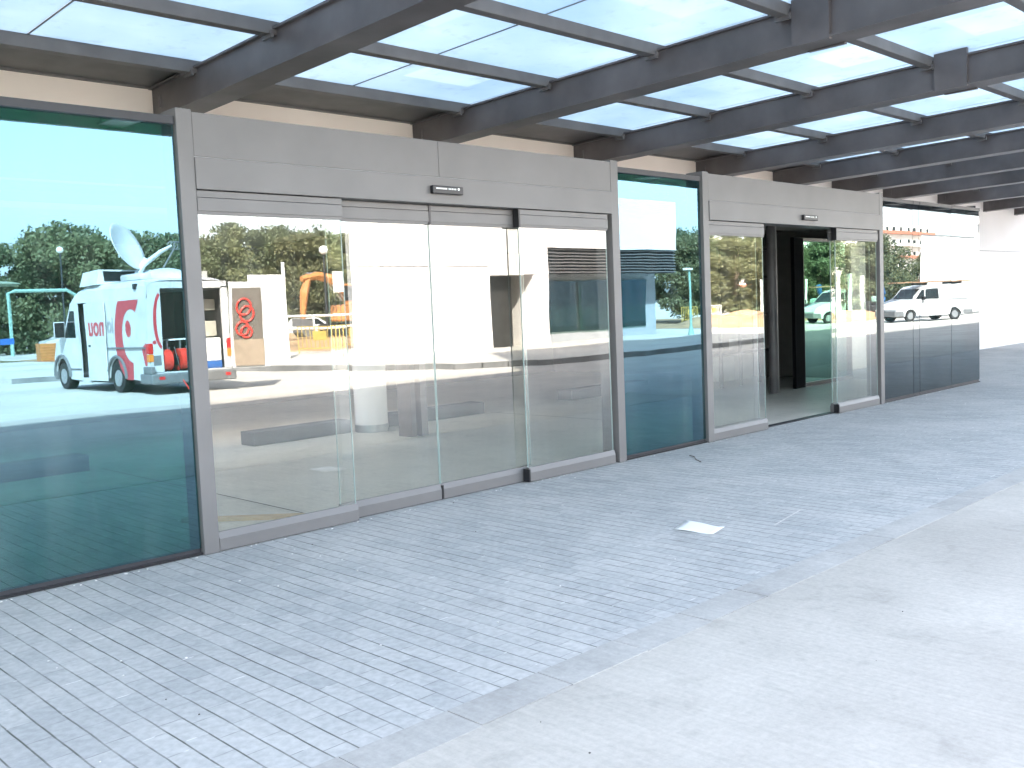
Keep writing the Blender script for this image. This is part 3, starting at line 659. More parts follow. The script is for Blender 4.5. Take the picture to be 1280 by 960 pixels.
onpanel(.06, .68, .9, 2.2, .042, .012, 'inner_lining', plain('dark_brown_lining', (.14, .12, .10), .8), rd)
onpanel(.06, .68, .5, 1.05, .055, .02, 'inner_pocket', plain('tan_pocket_board', (.33, .26, .19), .8), rd)
for (uu, zz, rr) in ((.30, 1.78, .15), (.36, 1.62, .14), (.26, 1.30, .13), (.34, 1.22, .11)):
    b = MB(); c = a+d*uu+nn*.085
    b.tube([c+d*(rr*math.cos(2*math.pi*k/20))+Vector((0, 0, zz+rr*1.2*math.sin(2*math.pi*k/20)))+nn*(.01*math.sin(k)) for k in range(21)], .022, 6); b.part('cable_coil', REDH, rd)
rl, a, d, nn = rdoor(VX0, R(262), 'rear door folded flat against the van side')if False else (None, None, None, None)
# red arc on the left rear pillar, small plate marks
b = MB()
for k in range(14):
    t0 = -70+140*k/14; t1 = t0+10
    f = lambda t, r1, r2: (VX0+.34-r1*math.cos(R(t)), 1.55+r2*math.sin(R(t)))
    p, q, r_, s_ = f(t0, .22, .62), f(t0, .15, .55), f(t1, .15, .55), f(t1, .22, .62)
    b.quad(*[(x, VY+.004, z) for x, z in (p, q, r_, s_)])
b.cyl((VX0+.13, VY+.002, 1.12), (VX0+.13, VY+.006, 1.12), .04, n=12); b.part('red_arc', REDP, van)
b = MB(); b.box(VX0+.09, VY+.001, .62, VX0+.25, VY+.006, .84); b.part('vent_grille', GREYP, van)
# load: cable reels and cases
for i, x in enumerate((VX0+.42, VX0+.78)):
    r_ = thing('cable_reel', ['red cable reel standing nearer the open side in the van tail', 'red cable reel standing beside the white case in the van tail'][i], 'cable reel', (x, VY-.22, .47), 'red cable reels in the van tail')
    b = MB(); b.cyl((x-.09, VY-.22, .72), (x+.09, VY-.22, .72), .24, n=28); b.part('cable', REDH, r_, smooth=True)
    b = MB()
    for s in (-1, 1):
        b.cyl((x+s*.10, VY-.22, .72), (x+s*.115, VY-.22, .72), .125, n=24)
        b.tube([(x+s*.12, VY-.05, .48), (x+s*.12, VY-.22, 1.0), (x+s*.12, VY-.4, .48)], .012, 6)
    b.part('frame', BLACK, r_)
cs = thing('equipment_rack', 'open white frame equipment rack on the van floor behind the reels', 'rack', (VX0+.85, VY-.7, .46))
b = MB()
for x in (VX0+.60, VX0+1.05):
    for y in (VY-.5, VY-.85): b.box(x, y, .462, x+.03, y+.03, 1.16)
for z in (1.13, .8): b.box(VX0+.60, VY-.85, z, VX0+1.08, VY-.47, z+.03)
b.part('frame', POLEW, cs)
c2 = thing('cool_box', 'white cool box with blue base in the right of the van tail', 'box', (VX1-.4, VY-.4, .46))
b = MB(); b.box(VX1-.60, VY-.5, .62, VX1-.17, VY-.12, 1.12, .02); b.part('lid', POLEW, c2)
b = MB(); b.box(VX1-.60, VY-.5, .462, VX1-.17, VY-.12, .62, .01); b.part('base', BLUE, c2)
b = MB(); b.box(VX1-.5, VY-.8, 1.15, VX1-.1, VY-.4, 1.5, .02); b.box(VX1-.42, VY-.8, 1.75, VX1-.1, VY-.4, 2.0, .02); b.part('storage_locker', plain('beige_locker', (.5, .48, .4), .6), van)
# roof: air conditioner pod and dish
b = MB(); b.prism([(VX0+.02, VY-3.55, 2.40), (VX0+.10, VY-3.5, 2.72), (VX0+.12, VY-2.62, 2.76), (VX0+.02, VY-2.55, 2.42)], (1.4, 0, 0)); ac = b.part('air_conditioner', VANW, van)
b = MB(); b.box(VX0+.20, VY-2.60, 2.5, VX0+.95, VY-2.545, 2.72); b.part('grille', BLACK, ac)
b = MB(); b.sphere((VXC+.30, VY-1.7, 2.47), .5, (1.0, 1.7, .55), 24, 14); b.box(VX0+.45, VY-2.3, 2.46, VX0+.72, VY-1.2, 2.62, .05); dm_ = b.part('dish_mount', VANW, van, smooth=True)
b = MB(); b.cyl((VXC+.45, VY-.9, 2.47), (VXC+.45, VY-.9, 2.62), .06, n=12); b.part('roof_lamp', BLACK, van)
b = MB(); b.box(VX0-.02, VY-.55, 2.22, VX0+.05, VY-.45, 2.34); b.part('side_lamp', BLACK, van)
# dish: tilted shallow paraboloid, normal pointing to the right/up and a little towards the viewer
dc = Vector((9.42, VY-2.25, 3.27)); dn = Vector((.54, .74, .40)).normalized()
q = dn.to_track_quat('Z', 'Y').to_matrix()
up = Vector((-.25, 0, 1)); ex = up.cross(dn).normalized(); ey = dn.cross(ex).normalized()
b = MB(); rings = []
for k in range(0, 8):
    r = k/7; ring_ = []
    if k == 0: c0 = b.bm.verts.new(dc-dn*.14); continue
    for j in range(36):
        t = 2*math.pi*j/36; ring_.append(b.bm.verts.new(dc+ex*(.58*r*math.cos(t))+ey*(.58*r*math.sin(t))-dn*(.14*(1-r*r))))
    rings.append(ring_)
for j in range(36): b.bm.faces.new((c0, rings[0][j], rings[0][(j+1) % 36]))
for A, B in zip(rings, rings[1:]):
    for j in range(36): b.bm.faces.new((A[j], B[j], B[(j+1) % 36], A[(j+1) % 36]))
dish = b.part('dish', VANW, van, smooth=True)
md = dish.modifiers.new('solid', 'SOLIDIFY'); md.thickness = .02
base = Vector((9.55, VY-2.15, 2.62)); feed = Vector((10.38, VY-2.1, 3.30))
b = MB(); b.tube([base, Vector((9.72, VY-2.12, 2.85)), Vector((10.1, VY-2.1, 3.15)), feed], [.07, .06, .05, .03], 8); b.tube([Vector((9.62, VY-2.2, 2.7)), Vector((9.8, VY-2.2, 3.0))], .05, 8); b.part('feed_arm', VANW, van)
b = MB(); b.tube([Vector((10.0, VY-1.9, 2.68)), Vector((10.4, VY-2.05, 3.2))], .02, 6)
for k in range(3): b.tube([feed+Vector((.07*k+.09*math.cos(2*math.pi*j/12), 0, .09*math.sin(2*math.pi*j/12))) for j in range(13)], .014, 6)
b.part('feed_horn', GREYP, van)
b = MB(); b.tube([(VX0+.62, VY+.1, .30), (VX0+.55, VY+.6, .02), (VX0+.30, VY+1.3, .012)], .012, 6); b.top('red_cable', REDH, 'thin red cable trailing down from the van tail to the ground', 'cable')

# ------------------------------------------------------------------ small white delivery van
sx, sy = 42.9, -14.2          # nose x, near side y
sv_ = thing('delivery_van', 'small white delivery van parked before the white building, ladder boards on its roof', 'van', (45.1, -15.05, 0))
def Q3(u, z, y): return (sx+u, y, z)
outl = [(.05, .32), (.0, .62), (.12, .82), (.75, 1.03), (1.0, 1.10), (1.55, 1.62), (1.75, 1.73), (2.2, 1.80), (4.2, 1.82), (4.38, 1.7), (4.45, .9), (4.43, .32)]
low = [(4.0, .26)]+[(3.47-.36*math.cos(math.pi-math.pi*k/8)*1, .28+.36*math.sin(math.pi*k/8)) for k in range(9)][::1]
def arcp(uc): return [(uc+.36*math.cos(math.pi*k/8), .28+.36*math.sin(math.pi*k/8)) for k in range(9)]
side = outl+arcp(3.55)+arcp(.85)
b = MB(); W = 1.70
b.prism([Q3(u, z, sy) for u, z in side], (0, -.03, 0)); b.prism([Q3(u, z, sy-W) for u, z in side], (0, .03, 0))
for (p, q) in zip(outl, outl[1:]): b.quad(Q3(*p, sy-.01), Q3(*q, sy-.01), Q3(*q, sy-W+.01), Q3(*p, sy-W+.01))
b.part('body', VANW, sv_)
b = MB(); b.prism([Q3(1.15, 1.1, sy+.004), Q3(1.75, 1.1, sy+.004), Q3(1.75, 1.58, sy+.004), Q3(1.60, 1.58, sy+.004)], (0, -.003, 0)); b.prism([Q3(1.83, 1.08, sy+.004), Q3(2.55, 1.08, sy+.004), Q3(2.50, 1.6, sy+.004), Q3(1.83, 1.6, sy+.004)], (0, -.003, 0)); b.part('side_window', DKGL, sv_)
b = MB(); b.quad(Q3(1.02, 1.13, sy-.12), Q3(1.52, 1.61, sy-.12), Q3(1.52, 1.61, sy-W+.12), Q3(1.02, 1.13, sy-W+.12)); ws = b.part('windscreen', DKGL, sv_)
ws.location += Vector((-.008, 0, .008))
b = MB(); b.box(sx-.06, sy-W-.01, .28, sx+.42, sy+.012, .55, .03); b.part('bumper', GREYP, sv_)
b = MB(); b.box(sx+4.0, sy-W, .30, sx+4.55, sy+.012, .52, .03); b.part('rear_bumper', GREYP, sv_)
b = MB(); b.box(sx+3.0, sy+.002, 1.02, sx+4.3, sy+.012, 1.06); b.part('side_rail', GREYP, sv_)
b = MB(); b.box(sx+2.62, sy+.002, .35, sx+2.635, sy+.006, 1.7); b.part('door_gap', GREYP, sv_)
b = MB(); b.box(sx+1.55, sy+.02, 1.05, sx+1.72, sy+.2, 1.22, .02); b.part('wing_mirror', BLACK, sv_)
for uc in (.85, 3.55):
    for y, s in ((sy, -1), (sy-W, 1)):
        b = MB(); b.cyl((sx+uc, y+.02*s, .29), (sx+uc, y+.2*s, .29), .29, n=24); wh = b.part('wheel', RUBBER, sv_, smooth=True)
        b = MB(); b.cyl((sx+uc, y+.004*s, .29), (sx+uc, y+.03*s, .29), .18, n=20); b.part('rim', HUB, wh, smooth=True)
ll = thing('ladder_rack_load', 'long brown timber planks carried on the roof of the small white van', 'planks', (45.1, -15.05, 1.85))
b = MB()
for k in range(4): b.box(sx+.2, sy-.25-k*.22, 1.93, sx+4.6, sy-.1-k*.22, 1.99)
b.part('plank', plain('weathered_plank', (.28, .17, .1), .8), ll)
b = MB()
for u in (1.9, 3.9): b.box(sx+u, sy-1.4, 1.81, sx+u+.05, sy-.05, 1.93)
b.part('roof_bar', BLACK, ll)
for o in (sv_, ll):
    o.location.x = 50.4; o.location.y = -15.0; o.rotation_euler = (0, 0, R(30))

# ------------------------------------------------------------------ building with louvred recess (mirrored in the middle)
wb = thing('white_station_block', 'white flat roofed block with louvres and a dark doorway across the forecourt', 'building', (26, -19, 0))
LX, RX, BY, TZ = 17.7, 34.6, -19.0, 5.75
b = MB()
def slab(x0, x1, z0, z1, lx=None):
    b.prism([(x0, BY, z0), (x1, BY, z0), (x1, BY-5, z0), (lx or x0, BY-5, z0)], (0, 0, z1-z0))
slab(LX, 23.6, .13, TZ, 21.6); slab(23.6, 26.5, 2.70, TZ); slab(26.5, RX, 3.70, TZ)
b.box(25.75, -21.4, .13, 26.5, BY-.02, 2.7)
b.part('wall', WHITEW, wb)
b = MB(); b.box(23.6, -21.6, .13, 26.0, -21.4, 2.7); b.part('recess_wall', SHADEW, wb)
b = MB(); b.box(23.62, -19.6, .13, 25.1, -19.5, 2.68); b.part('doorway_shade_panel', plain('doorway_shade', (.03, .028, .025), .6), wb)  # dark panel stands in for the shade inside the recessed doorway
b = MB(); b.box(26.5, -20.4, .13, RX-.02, -20.2, 3.7); b.part('cladding', SHADEW, wb)
b = MB(); b.box(26.5, BY-.18, 2.72, RX-.03, BY-.12, 3.69); b.part('louvre_backing', POLED, wb)
for k in range(8):
    z = 2.76+k*.12; b = MB(); b.prism([(26.5, BY-.10, z+.05), (26.5, BY-.01, z), (26.5, BY-.01, z+.018), (26.5, BY-.10, z+.068)], (RX-.03-26.5, 0, 0)); b.part('louvre', PURL, wb)
b = MB(); b.box(26.5, BY-.10, 3.60, 34.5, BY-.01, 3.63); b.box(30.5, BY-.13, .13, 30.6, BY-.03, 2.7); b.part('trim', PURL, wb)
b = MB(); b.box(26.5, -20.3, .13, RX, BY-.05, 2.7) if False else b.box(27.6, -20.19, .5, 33.9, -20.14, 2.5); b.part('window', DARKG, wb)
b = MB(); b.box(17.72, BY+.001, 3.0, 23.55, BY+.008, 3.015); b.part('wall_joint', JO, wb)
# white hoarding panels
hd = thing('site_hoarding', 'white site hoarding wall with tall end post, right of the satellite van', 'hoarding', (17, -22.8, 0))
b = MB(); b.box(16.2, -22.85, .13, 17.45, -22.75, 2.95); b.part('panel', POLEW, hd)
b = MB(); b.box(15.0, -25.6, .13, 16.2, -25.5, 3.2); b.part('panel', plain('grey_hoarding', (.42, .43, .40), .7), hd, label='grey translucent looking panel set behind the white one')
b = MB(); b.cyl((17.52, -22.8, .13), (17.52, -22.8, 3.35), .055, n=14); b.cyl((16.15, -22.7, .13), (16.15, -22.7, 2.75), .04, n=12); b.part('post', POLEW, hd)

sg = thing('notice_sign', 'small white upright notice on a thin post at the left corner of the white block', 'sign', (18.0, -20.2, .13))
b = MB(); b.box(17.78, -20.17, 2.25, 18.08, -20.14, 2.9); b.part('board', POLEW, sg)
b = MB(); b.cyl((17.93, -20.2, .13), (17.93, -20.2, 2.9), .02, n=8); b.part('post', POLED, sg)
# large white building mirrored at the right
wr = thing('white_warehouse', 'large plain white building behind the small delivery van with a square floodlight', 'building', (66, -17, 0))
b = MB(); b.prism([(55.2, -17, 0), (63, -17, 0), (84, -25, 0)], (0, 0, 4.7)); b.prism([(63.0, -17, 0), (140, -17, 0), (140, -45, 0)], (0, 0, 6.6)); b.part('wall', WHITEW, wr)
b = MB()
for (x0, z0, x1, z1) in ((55.2, 2.25, 63.0, 2.28), (62.97, 2.25, 63.0, 4.7), (55.2, 4.66, 63.0, 4.72)): b.box(x0, -16.998, z0, x1, -16.985, z1)
b.box(55.2, -16.998, 0, 110, -16.97, .12)
b.part('wall_joint', GREYP, wr)
b = MB(); b.box(63.6, -16.99, 5.05, 64.4, -16.8, 5.55, .02); fl = b.part('floodlight', GREYP, wr)
b = MB(); b.box(63.72, -16.79, 5.15, 64.28, -16.78, 5.45); b.part('lens', POLEW, fl)

# ------------------------------------------------------------------ far apartment blocks
def flats(label, x0, x1, y, h, floors):
    t = thing('apartment_block', label, 'building', ((x0+x1)/2, y, 0), 'far apartment blocks')
    b = MB(); b.box(x0, y-12, 0, x1, y, h); b.part('wall', WHITEB, t)
    b = MB(); b.box(x0+2, y-8, h, x0+6, y-3, h+2); b.part('stair_tower', WHITEB, t)
    for k in range(floors):
        z = h*(k+.35)/floors; b = MB(); b.box(x0, y, z-.35, x1, y+1.2, z+.35); b.part('balcony', BRICKR if k % 2 else WHITEB, t)
        nw = int((x1-x0)/4); b = MB()
        for j in range(nw): xx_ = x0+1.2+j*4; b.box(xx_, y+.001, z+.5, xx_+1.2, y+.05, z+1.4)
        b.part('window_row', DKGL, t)
flats('distant apartment block with brick balconies above the trees, right of the open door', 222, 262, -100, 18.5, 6)
flats('distant apartment block peeking above trees in the open door left leaf', 200, 222, -125, 15, 5)
flats('lower distant apartment block between the two taller blocks', 190, 198, -115, 12.8, 4)

# ------------------------------------------------------------------ trees
def leaf_mat(name, c1, c2):
    m, n, l, p = mat(name)
    oi = n.new('ShaderNodeObjectInfo'); tc = n.new('ShaderNodeTexCoord'); no = n.new('ShaderNodeTexNoise'); no.inputs['Scale'].default_value = 1.1; no.inputs['Detail'].default_value = 4
    l.new(tc.outputs['Object'], no.inputs['Vector'])
    ge = n.new('ShaderNodeNewGeometry'); ad = n.new('ShaderNodeMath'); ad.operation = 'MULTIPLY_ADD'; ad.inputs[1].default_value = .6; l.new(ge.outputs['Random Per Island'], ad.inputs[0]); l.new(no.outputs[0], ad.inputs[2])
    mr = n.new('ShaderNodeMapRange'); mr.inputs[1].default_value = .35; mr.inputs[2].default_value = 1.1; l.new(ad.outputs[0], mr.inputs[0])
    mx = n.new('ShaderNodeMix'); mx.data_type = 'RGBA'; l.new(mr.outputs[0], mx.inputs[0]); mx.inputs[6].default_value = (*c1, 1); mx.inputs[7].default_value = (*c2, 1)
    l.new(mx.outputs[2], p.inputs['Base Color']); p.inputs['Roughness'].default_value = .6
    tl = n.new('ShaderNodeBsdfTranslucent'); l.new(mx.outputs[2], tl.inputs[0]); ms = n.new('ShaderNodeMixShader'); ms.inputs[0].default_value = .3
    l.new(p.outputs[0], ms.inputs[1]); l.new(tl.outputs[0], ms.inputs[2]); l.new(ms.outputs[0], n['Material Output'].inputs[0]); return m
LEAF = [leaf_mat('green_foliage', (.09, .11, .05), (.20, .215, .10)), leaf_mat('yellowing_foliage', (.085, .098, .045), (.185, .185, .09)), leaf_mat('dark_foliage', (.07, .095, .045), (.16, .185, .095))]
def make_crown(seed, H, W, n, leaf):
    rnd = random.Random(seed); b = MB(); cl = []
    for k in range(42):
        t = rnd.random(); z = H*(.14+.80*t); rr = W*.5*math.sqrt(max(.05, 1-((t-.35)/.70)**2))
        a = rnd.uniform(0, 6.283); r = rr*math.sqrt(rnd.random())
        cl.append((Vector((math.cos(a)*r, math.sin(a)*r, z)), rnd.uniform(.10, .20)*W))
    for k in range(n):
        c, s = rnd.choice(cl); v = Vector((rnd.gauss(0, 1), rnd.gauss(0, 1), rnd.gauss(0, 1))).normalized()*s*(rnd.random()**.33)*rnd.uniform(.7, 1.2); v.z *= .75
        p = c+v; e = Vector((rnd.gauss(0, 1), rnd.gauss(0, 1), rnd.gauss(0, .6))).normalized(); f_ = e.orthogonal().normalized(); f_.rotate(Matrix.Rotation(rnd.uniform(0, 6.28), 3, e))
        sz = leaf*rnd.uniform(.5, 1.2); g_ = e.cross(f_)
        b.quad(p-f_*sz, p+g_*sz*.5, p+f_*sz, p-g_*sz*.5)
    return b, cl
def make_tree(seed, H, W, n, leaf, lm):
    t = bpy.data.objects.new('tree', None); link(t)
    b, cl = make_crown(seed, H, W, n, leaf); b.part('crown', lm, t)
    rnd = random.Random(seed+50); b = MB()
    b.tube([(0, 0, -.05), (.04, .02, H*.16), (-.03, .05, H*.3), (.05, 0, H*.55), (0, .05, H*.8)], [H*.026, H*.021, H*.018, H*.011, H*.004], 9)
    for c, s in cl[:10]:
        z0 = min(c.z*.6, H*.5); b.tube([(0, 0, z0), (c.x*.5, c.y*.5, (z0+c.z)*.5), tuple(c)], [H*.010, H*.006, H*.002], 6)
    b.part('trunk', BARK, t); return t
protos = [make_tree(1, 7.5, 6.8, 16000, .15, LEAF[0]), make_tree(2, 7.3, 5.4, 13000, .14, LEAF[1]), make_tree(3, 8.0, 6.4, 16000, .15, LEAF[2])]
used = [False]*3
looks = ['green', 'yellowing green', 'dark green']
spots = [ # x, Y, kind, scale, where
 (17.0, 62, 1, .78, 'low in the left dark panel at its left edge'), (19.6, 65, 0, .86, 'left of the tall clump behind the shelter frame'), (22.0, 63, 2, .9, 'behind the shelter frame'), (24.4, 60, 0, 1.10, 'tallest rounded crown left of the satellite dish'),
 (26.6, 66, 2, 1.10, 'deepest one left of the satellite dish'), (27.8, 61, 2, 1.0, 'behind the satellite dish'), (30.6, 63, 0, 1.05, 'just right of the satellite dish'), (32.8, 61, 2, 1.0, 'beside the left door post'), (34.9, 65, 1, 1.14, 'behind the left door post'),
 (37.0, 61, 0, 1.12, 'above the open van doors'), (39.3, 64, 2, 1.16, 'above the grey hoarding panel'), (41.6, 60, 1, 1.10, 'above the white hoarding'), (44.2, 64, 2, 1.16, 'behind the globe street lamp'), (47, 61, 0, 1.10, 'behind the excavator'), (49.5, 65, 2, 1.1, 'between excavator and white block'),
 (53.5, 60, 0, .95, 'hidden partly by the white block'),
 (56.6, 34, 1, .84, 'right of the louvres behind the lamp mast'), (59.2, 36, 2, .88, 'behind the lamp mast'), (61.4, 33, 1, .82, 'beside the open door left post'), (63.8, 35, 0, .92, 'in the left leaf of the open door'), (66.4, 34, 0, .88, 'in the middle of the open door left leaf'), (69.6, 37, 1, .75, 'thin crown right in the open door left leaf'),
 (74.5, 33, 2, .85, 'behind the inner screen, leftmost there'), (76.8, 30, 2, .82, 'behind the white poles, left one'), (79, 31, 0, .85, 'in the right leaf of the open door'), (82.0, 32, 1, .70, 'behind the white poles'), (86.5, 33, 0, .62, 'behind the open door right post'),
 (83.5, 27.5, 2, .64, 'right of the open door unit'), (85.5, 25.5, 1, .48, 'yellowest crown above the delivery van bonnet'), (88.0, 25.5, 1, .42, 'above the delivery van windscreen'), (92, 26, 0, .42, 'partly hidden by the white warehouse'),
]
rnd = random.Random(5)
for x, Y, k, s, wh in spots:
    t = protos[k] if not used[k] else copy_tree(protos[k]); used[k] = True
    t.location = (x, -Y, 0); t.rotation_euler = (0, 0, rnd.uniform(0, 6.28)); t.scale = (s*rnd.uniform(.95, 1.1), s*rnd.uniform(.95, 1.1), s)
    tag(t, f'{looks[k]} tree {wh}', 'tree', 'trees beyond the plaza')
# hedges below the trees
def hedge(x0, x1, Y, h, seed, lab):
    rnd = random.Random(seed); b = MB()
    for k in range(int((x1-x0)*260)):
        p = Vector((rnd.uniform(x0, x1), -Y+rnd.uniform(-.6, .6), h*rnd.random()**.6*(.8+.25*math.sin(k*.01)))); e = Vector((rnd.gauss(0, 1), rnd.gauss(0, 1), rnd.gauss(0, 1))).normalized(); f_ = e.orthogonal()*rnd.uniform(.08, .17); g_ = e.cross(f_)
        b.quad(p-f_, p+g_*.6, p+f_, p-g_*.6)
    b.top('hedge', LEAF[2], lab, 'hedge')
hedge(15, 42, 58, 1.3, 3, 'dark hedge under the trees behind the satellite van')
hedge(42, 58, 57, 1.5, 4, 'dark hedge under the trees behind the excavator')
hedge(60, 90, 32, .8, 6, 'low hedge below the trees beyond the right side of the plaza')

# ------------------------------------------------------------------ excavator and site things
ex_ = thing('excavator', 'orange tracked excavator with arched boom standing on the dirt', 'excavator', (28, -33, .5))
b = MB()
for y in (-32.0, -34.2): b.box(26.3, y-.3, .5, 29.7, y+.3, 1.15, .2)
b.part('track', RUBBER, ex_)
b = MB(); b.box(27.0, -34.3, 1.2, 30.2, -31.9, 2.0, .08); b.box(28.8, -34.3, 1.9, 30.2, -31.9, 2.4, .08); b.part('body', ORANGE, ex_)
b = MB(); b.box(27.0, -32.9, 1.95, 28.3, -31.85, 3.0, .06); cb_ = b.part('cab', ORANGE, ex_)
b = MB(); b.box(27.1, -31.84, 2.2, 28.2, -31.82, 2.9); b.box(26.98, -32.8, 2.2, 26.99, -31.95, 2.9); b.part('window', DKGL, cb_)
b = MB(); b.tube([(28.0, -33.4, 1.8), (27.3, -33.2, 2.7), (26.4, -33.0, 3.2), (25.4, -32.9, 3.4), (24.6, -32.8, 3.25)], [.28, .27, .26, .22, .14], 6); b.part('boom', ORANGE, ex_)
b = MB(); b.tube([(25.0, -32.85, 3.45), (24.7, -32.8, 2.6), (24.55, -32.8, 1.3)], [.14, .2, .12], 6); b.part('stick', ORANGE, ex_)
b = MB(); b.tube([(27.0, -32.9, 2.2), (26.2, -32.8, 2.9)], .05, 8); b.tube([(25.9, -32.9, 3.5), (24.9, -32.85, 3.5)], .05, 8); b.part('hydraulic_ram', HUB, ex_)
b = MB(); b.prism([(24.2, -33.2, 1.4), (24.9, -33.2, 1.3), (24.9, -33.2, .7), (24.5, -33.2, .45), (24.2, -33.2, .8)], (0, .8, 0)); b.part('bucket', GREYP, ex_)
def barrier(x, Y, mt, lab, L=1.9):
    t = thing('site_barrier', lab, 'barrier', (x, -Y, .1), 'site barriers'); b = MB(); z0 = .1
    b.tube([(x-L/2, -Y, z0), (x-L/2, -Y, z0+1), (x+L/2, -Y, z0+1), (x+L/2, -Y, z0)], .025, 6)
    for k in range(1, 10): b.box(x-L/2+k*L/10-.012, -Y-.012, z0+.2, x-L/2+k*L/10+.012, -Y+.012, z0+1)
    b.box(x-L/2, -Y-.015, z0+.18, x+L/2, -Y+.015, z0+.22); b.part('frame', mt, t)
    b = MB(); b.box(x-.3, -Y+.02, z0+.5, x+.3, -Y+.04, z0+.85); b.part('plate', YELL, t)
barrier(21.2, 26.5, YELL, 'yellow tube barrier in front of the excavator, nearest the hoarding'); barrier(23.3, 26.8, YELL, 'yellow tube barrier in front of the excavator, middle one'); barrier(25.4, 26.6, YELL, 'yellow tube barrier beside the white block corner')
barrier(54.0, 32, YELL, 'yellow barrier plate right of the louvres'); barrier(56.8, 31.8, POLEW, 'white barrier with plate right of the lamp mast'); barrier(66, 30, YELL, 'yellow barrier beyond the dirt heap in the open door leaf')
sw = thing('white_rail', 'white guard rail crossing in front of the excavator', 'rail', (24, -30, 0))
b = MB(); b.tube([(20, -30, 1.5), (30, -30, 1.55)], .05, 8); b.tube([(20, -30, 1.0), (30, -30, 1.02)], .07, 8); b.part('bar', POLEW, sw)
b = MB()
for x in (20, 23.3, 26.6, 30): b.cyl((x, -30, 0), (x, -30, 1.55), .04, n=8)
b.part('post', POLEW, sw)
# street lamps
def lamp(x, Y, h, mt, lab, head):
    t = thing('street_lamp', lab, 'street lamp', (x, -Y, .1)); b = MB(); b.cyl((x, -Y, 0), (x, -Y, h), .06, .045, 12); b.cyl((x, -Y, 0), (x, -Y, .5), .16, .08, 14); b.part('pole', mt, t, smooth=True)
    b = MB()
    if head == 'globe': b.sphere((x, -Y, h+.15), .2); b.part('lamp_globe', POLEW, t, smooth=True)
    else: b.box(x-.35, -Y-.1, h, x+.12, -Y+.1, h+.08, .02); b.part('lamp_head', POLEW, t)
lamp(24.6, 31, 4.3, POLED, 'dark post lamp with white globe before the excavator', 'globe')
lamp(32.9, 17.2, 2.75, POLEG, 'slim green lamp mast beside the louvred block', 'flat')
lamp(22.0, 55, 6.0, POLED, 'dark lamp post among the trees behind the gantry', 'globe')
for i, (x, Y, h) in enumerate(((63.4, 26, 3.0), (64.9, 26, 2.9), (64.8, 25, 2.7), (54.7, 27, 2.6))):
    b = MB(); b.cyl((x, -Y, 0), (x, -Y, h), .10, .09, 12); b.sphere((x, -Y, h), .09, (1, 1, .5), 10, 6)
    b.top('white_pole', POLEW if i != 1 else POLEG, ['stout white pole nearest the inner screen', 'thin green pole between two white poles', 'white pole beside the scooter', 'white pole at the edge of the open door left leaf'][i], 'pole', 'poles beyond the plaza', smooth=True)
# gantry and orange box at far left
g_ = thing('shelter_frame', 'pale green tubular shelter frame at the far left of the plaza', 'shelter', (19, -55, 0))
b = MB(); b.tube([(18.8, -55, 0), (18.8, -55, 3.55), (19.2, -55, 3.7), (22.2, -55, 3.7), (22.7, -55, 3.4), (23.2, -55, 1.9), (23.2, -55, 0)], .11, 8); b.tube([(17.9, -56, 0), (17.9, -56, 3.5)], .1, 8); b.part('frame', POLEG, g_)
b = MB(); b.sphere((18.2, -56, 4.15), 1.3, (1.3, .8, .14), 20, 10); b.part('shade_roof', plain('pale_green_sheet', (.26, .32, .24), .6), g_)
b = MB(); b.box(16.6, -50.5, .7, 17.5, -50.4, 1.0); b.top('blue_sign_board', BLUE, 'small blue board low at the far left', 'board')
ob = thing('slatted_crate', 'orange slatted crate left of the satellite van nose', 'crate', (16.4, -42, 0))
b = MB()
for k in range(6): b.box(15.95, -42.3, .04+k*.13, 16.85, -41.7, .14+k*.13)
b.part('slat', ORANGE, ob)
b = MB(); b.box(15.97, -42.28, 0, 16.83, -41.72, .8); b.part('body', plain('pale_crate', (.7, .3, .15), .7), ob)
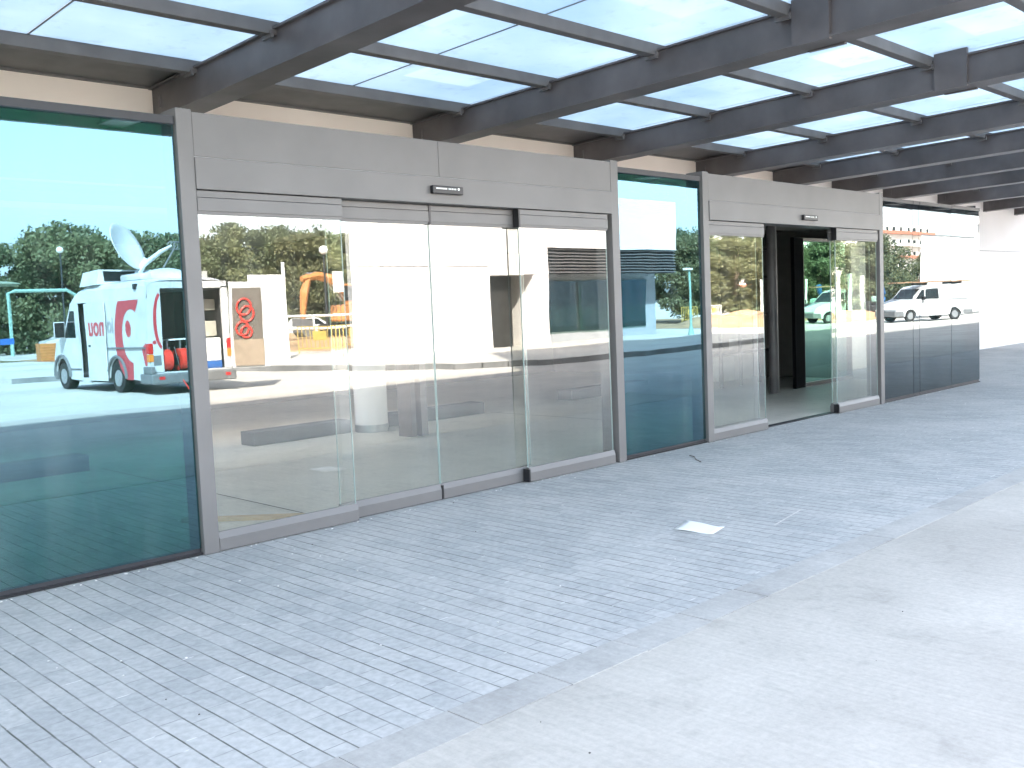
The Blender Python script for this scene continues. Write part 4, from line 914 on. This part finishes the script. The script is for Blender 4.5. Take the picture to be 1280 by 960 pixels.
# parked cars far away, low detail but shaped
def car(x, Y, mt, lab):
    t = thing('parked_car', lab, 'car', (x, -Y, 0), 'cars parked beyond the plaza'); b = MB()
    o_ = [(0, .3), (0, .7), (.7, .85), (1.3, 1.35), (2.6, 1.4), (3.4, .95), (4.0, .85), (4.05, .3)]
    b.prism([(x+u, -Y, z) for u, z in o_], (0, -1.6, 0)); b.part('body', mt, t)
    b = MB(); b.prism([(x+u, -Y+.004, z) for u, z in ((.95, .9), (1.4, 1.28), (2.5, 1.32), (3.1, .93))], (0, .01, 0)); b.part('window', DKGL, t)
    for u in (.8, 3.2):
        b = MB(); b.cyl((x+u, -Y+.02, .3), (x+u, -Y-.18, .3), .3, n=18); b.part('wheel', RUBBER, t)
car(21.2, 56, VANW, 'white car glimpsed behind the nose of the satellite van'); car(25.6, 57, GREYP, 'grey car hidden behind the satellite van'); car(38, 56, VANW, 'white car behind the site hoarding'); car(69.5, 31, VANW, 'white car beyond the dirt heap')
# scooter with rider at rest reads as a dark shape: build the parked scooter
s_ = thing('parked_scooter', 'dark grey scooter with windshield parked near the white pole', 'scooter', (62.6, -23.5, 0))
X, Yy = 62.6, -23.5
b = MB(); b.box(X-.5, Yy-.2, .35, X+.5, Yy+.2, .75, .08); b.box(X-.62, Yy-.22, .3, X-.35, Yy+.22, 1.0, .08); b.tube([(X-.5, Yy, .8), (X-.62, Yy, 1.25)], .05, 8); b.part('body', POLED, s_)
b = MB(); b.box(X-.05, Yy-.17, .76, X+.55, Yy+.17, .88, .04); b.part('seat', BLACK, s_)
b = MB(); b.box(X+.4, Yy-.22, .9, X+.85, Yy+.22, 1.3, .1); b.part('top_box', POLEG, s_)
for u in (-.65, .6):
    b = MB(); b.cyl((X+u, Yy-.06, .27), (X+u, Yy+.06, .27), .27, n=20); b.part('wheel', RUBBER, s_)
b = MB(); b.tube([(61.2, -22, 2.2), (61.35, -22, 1.8), (61.6, -22, 1.45), (61.6, -22, 1.15), (61.3, -22, .9), (61.2, -22, 0)], .14, 10); b.top('blue_duct', plain('blue_duct_plastic', (.03, .12, .3), .4), 'curved blue duct standing beyond the nose of the small delivery van', 'duct', smooth=True)
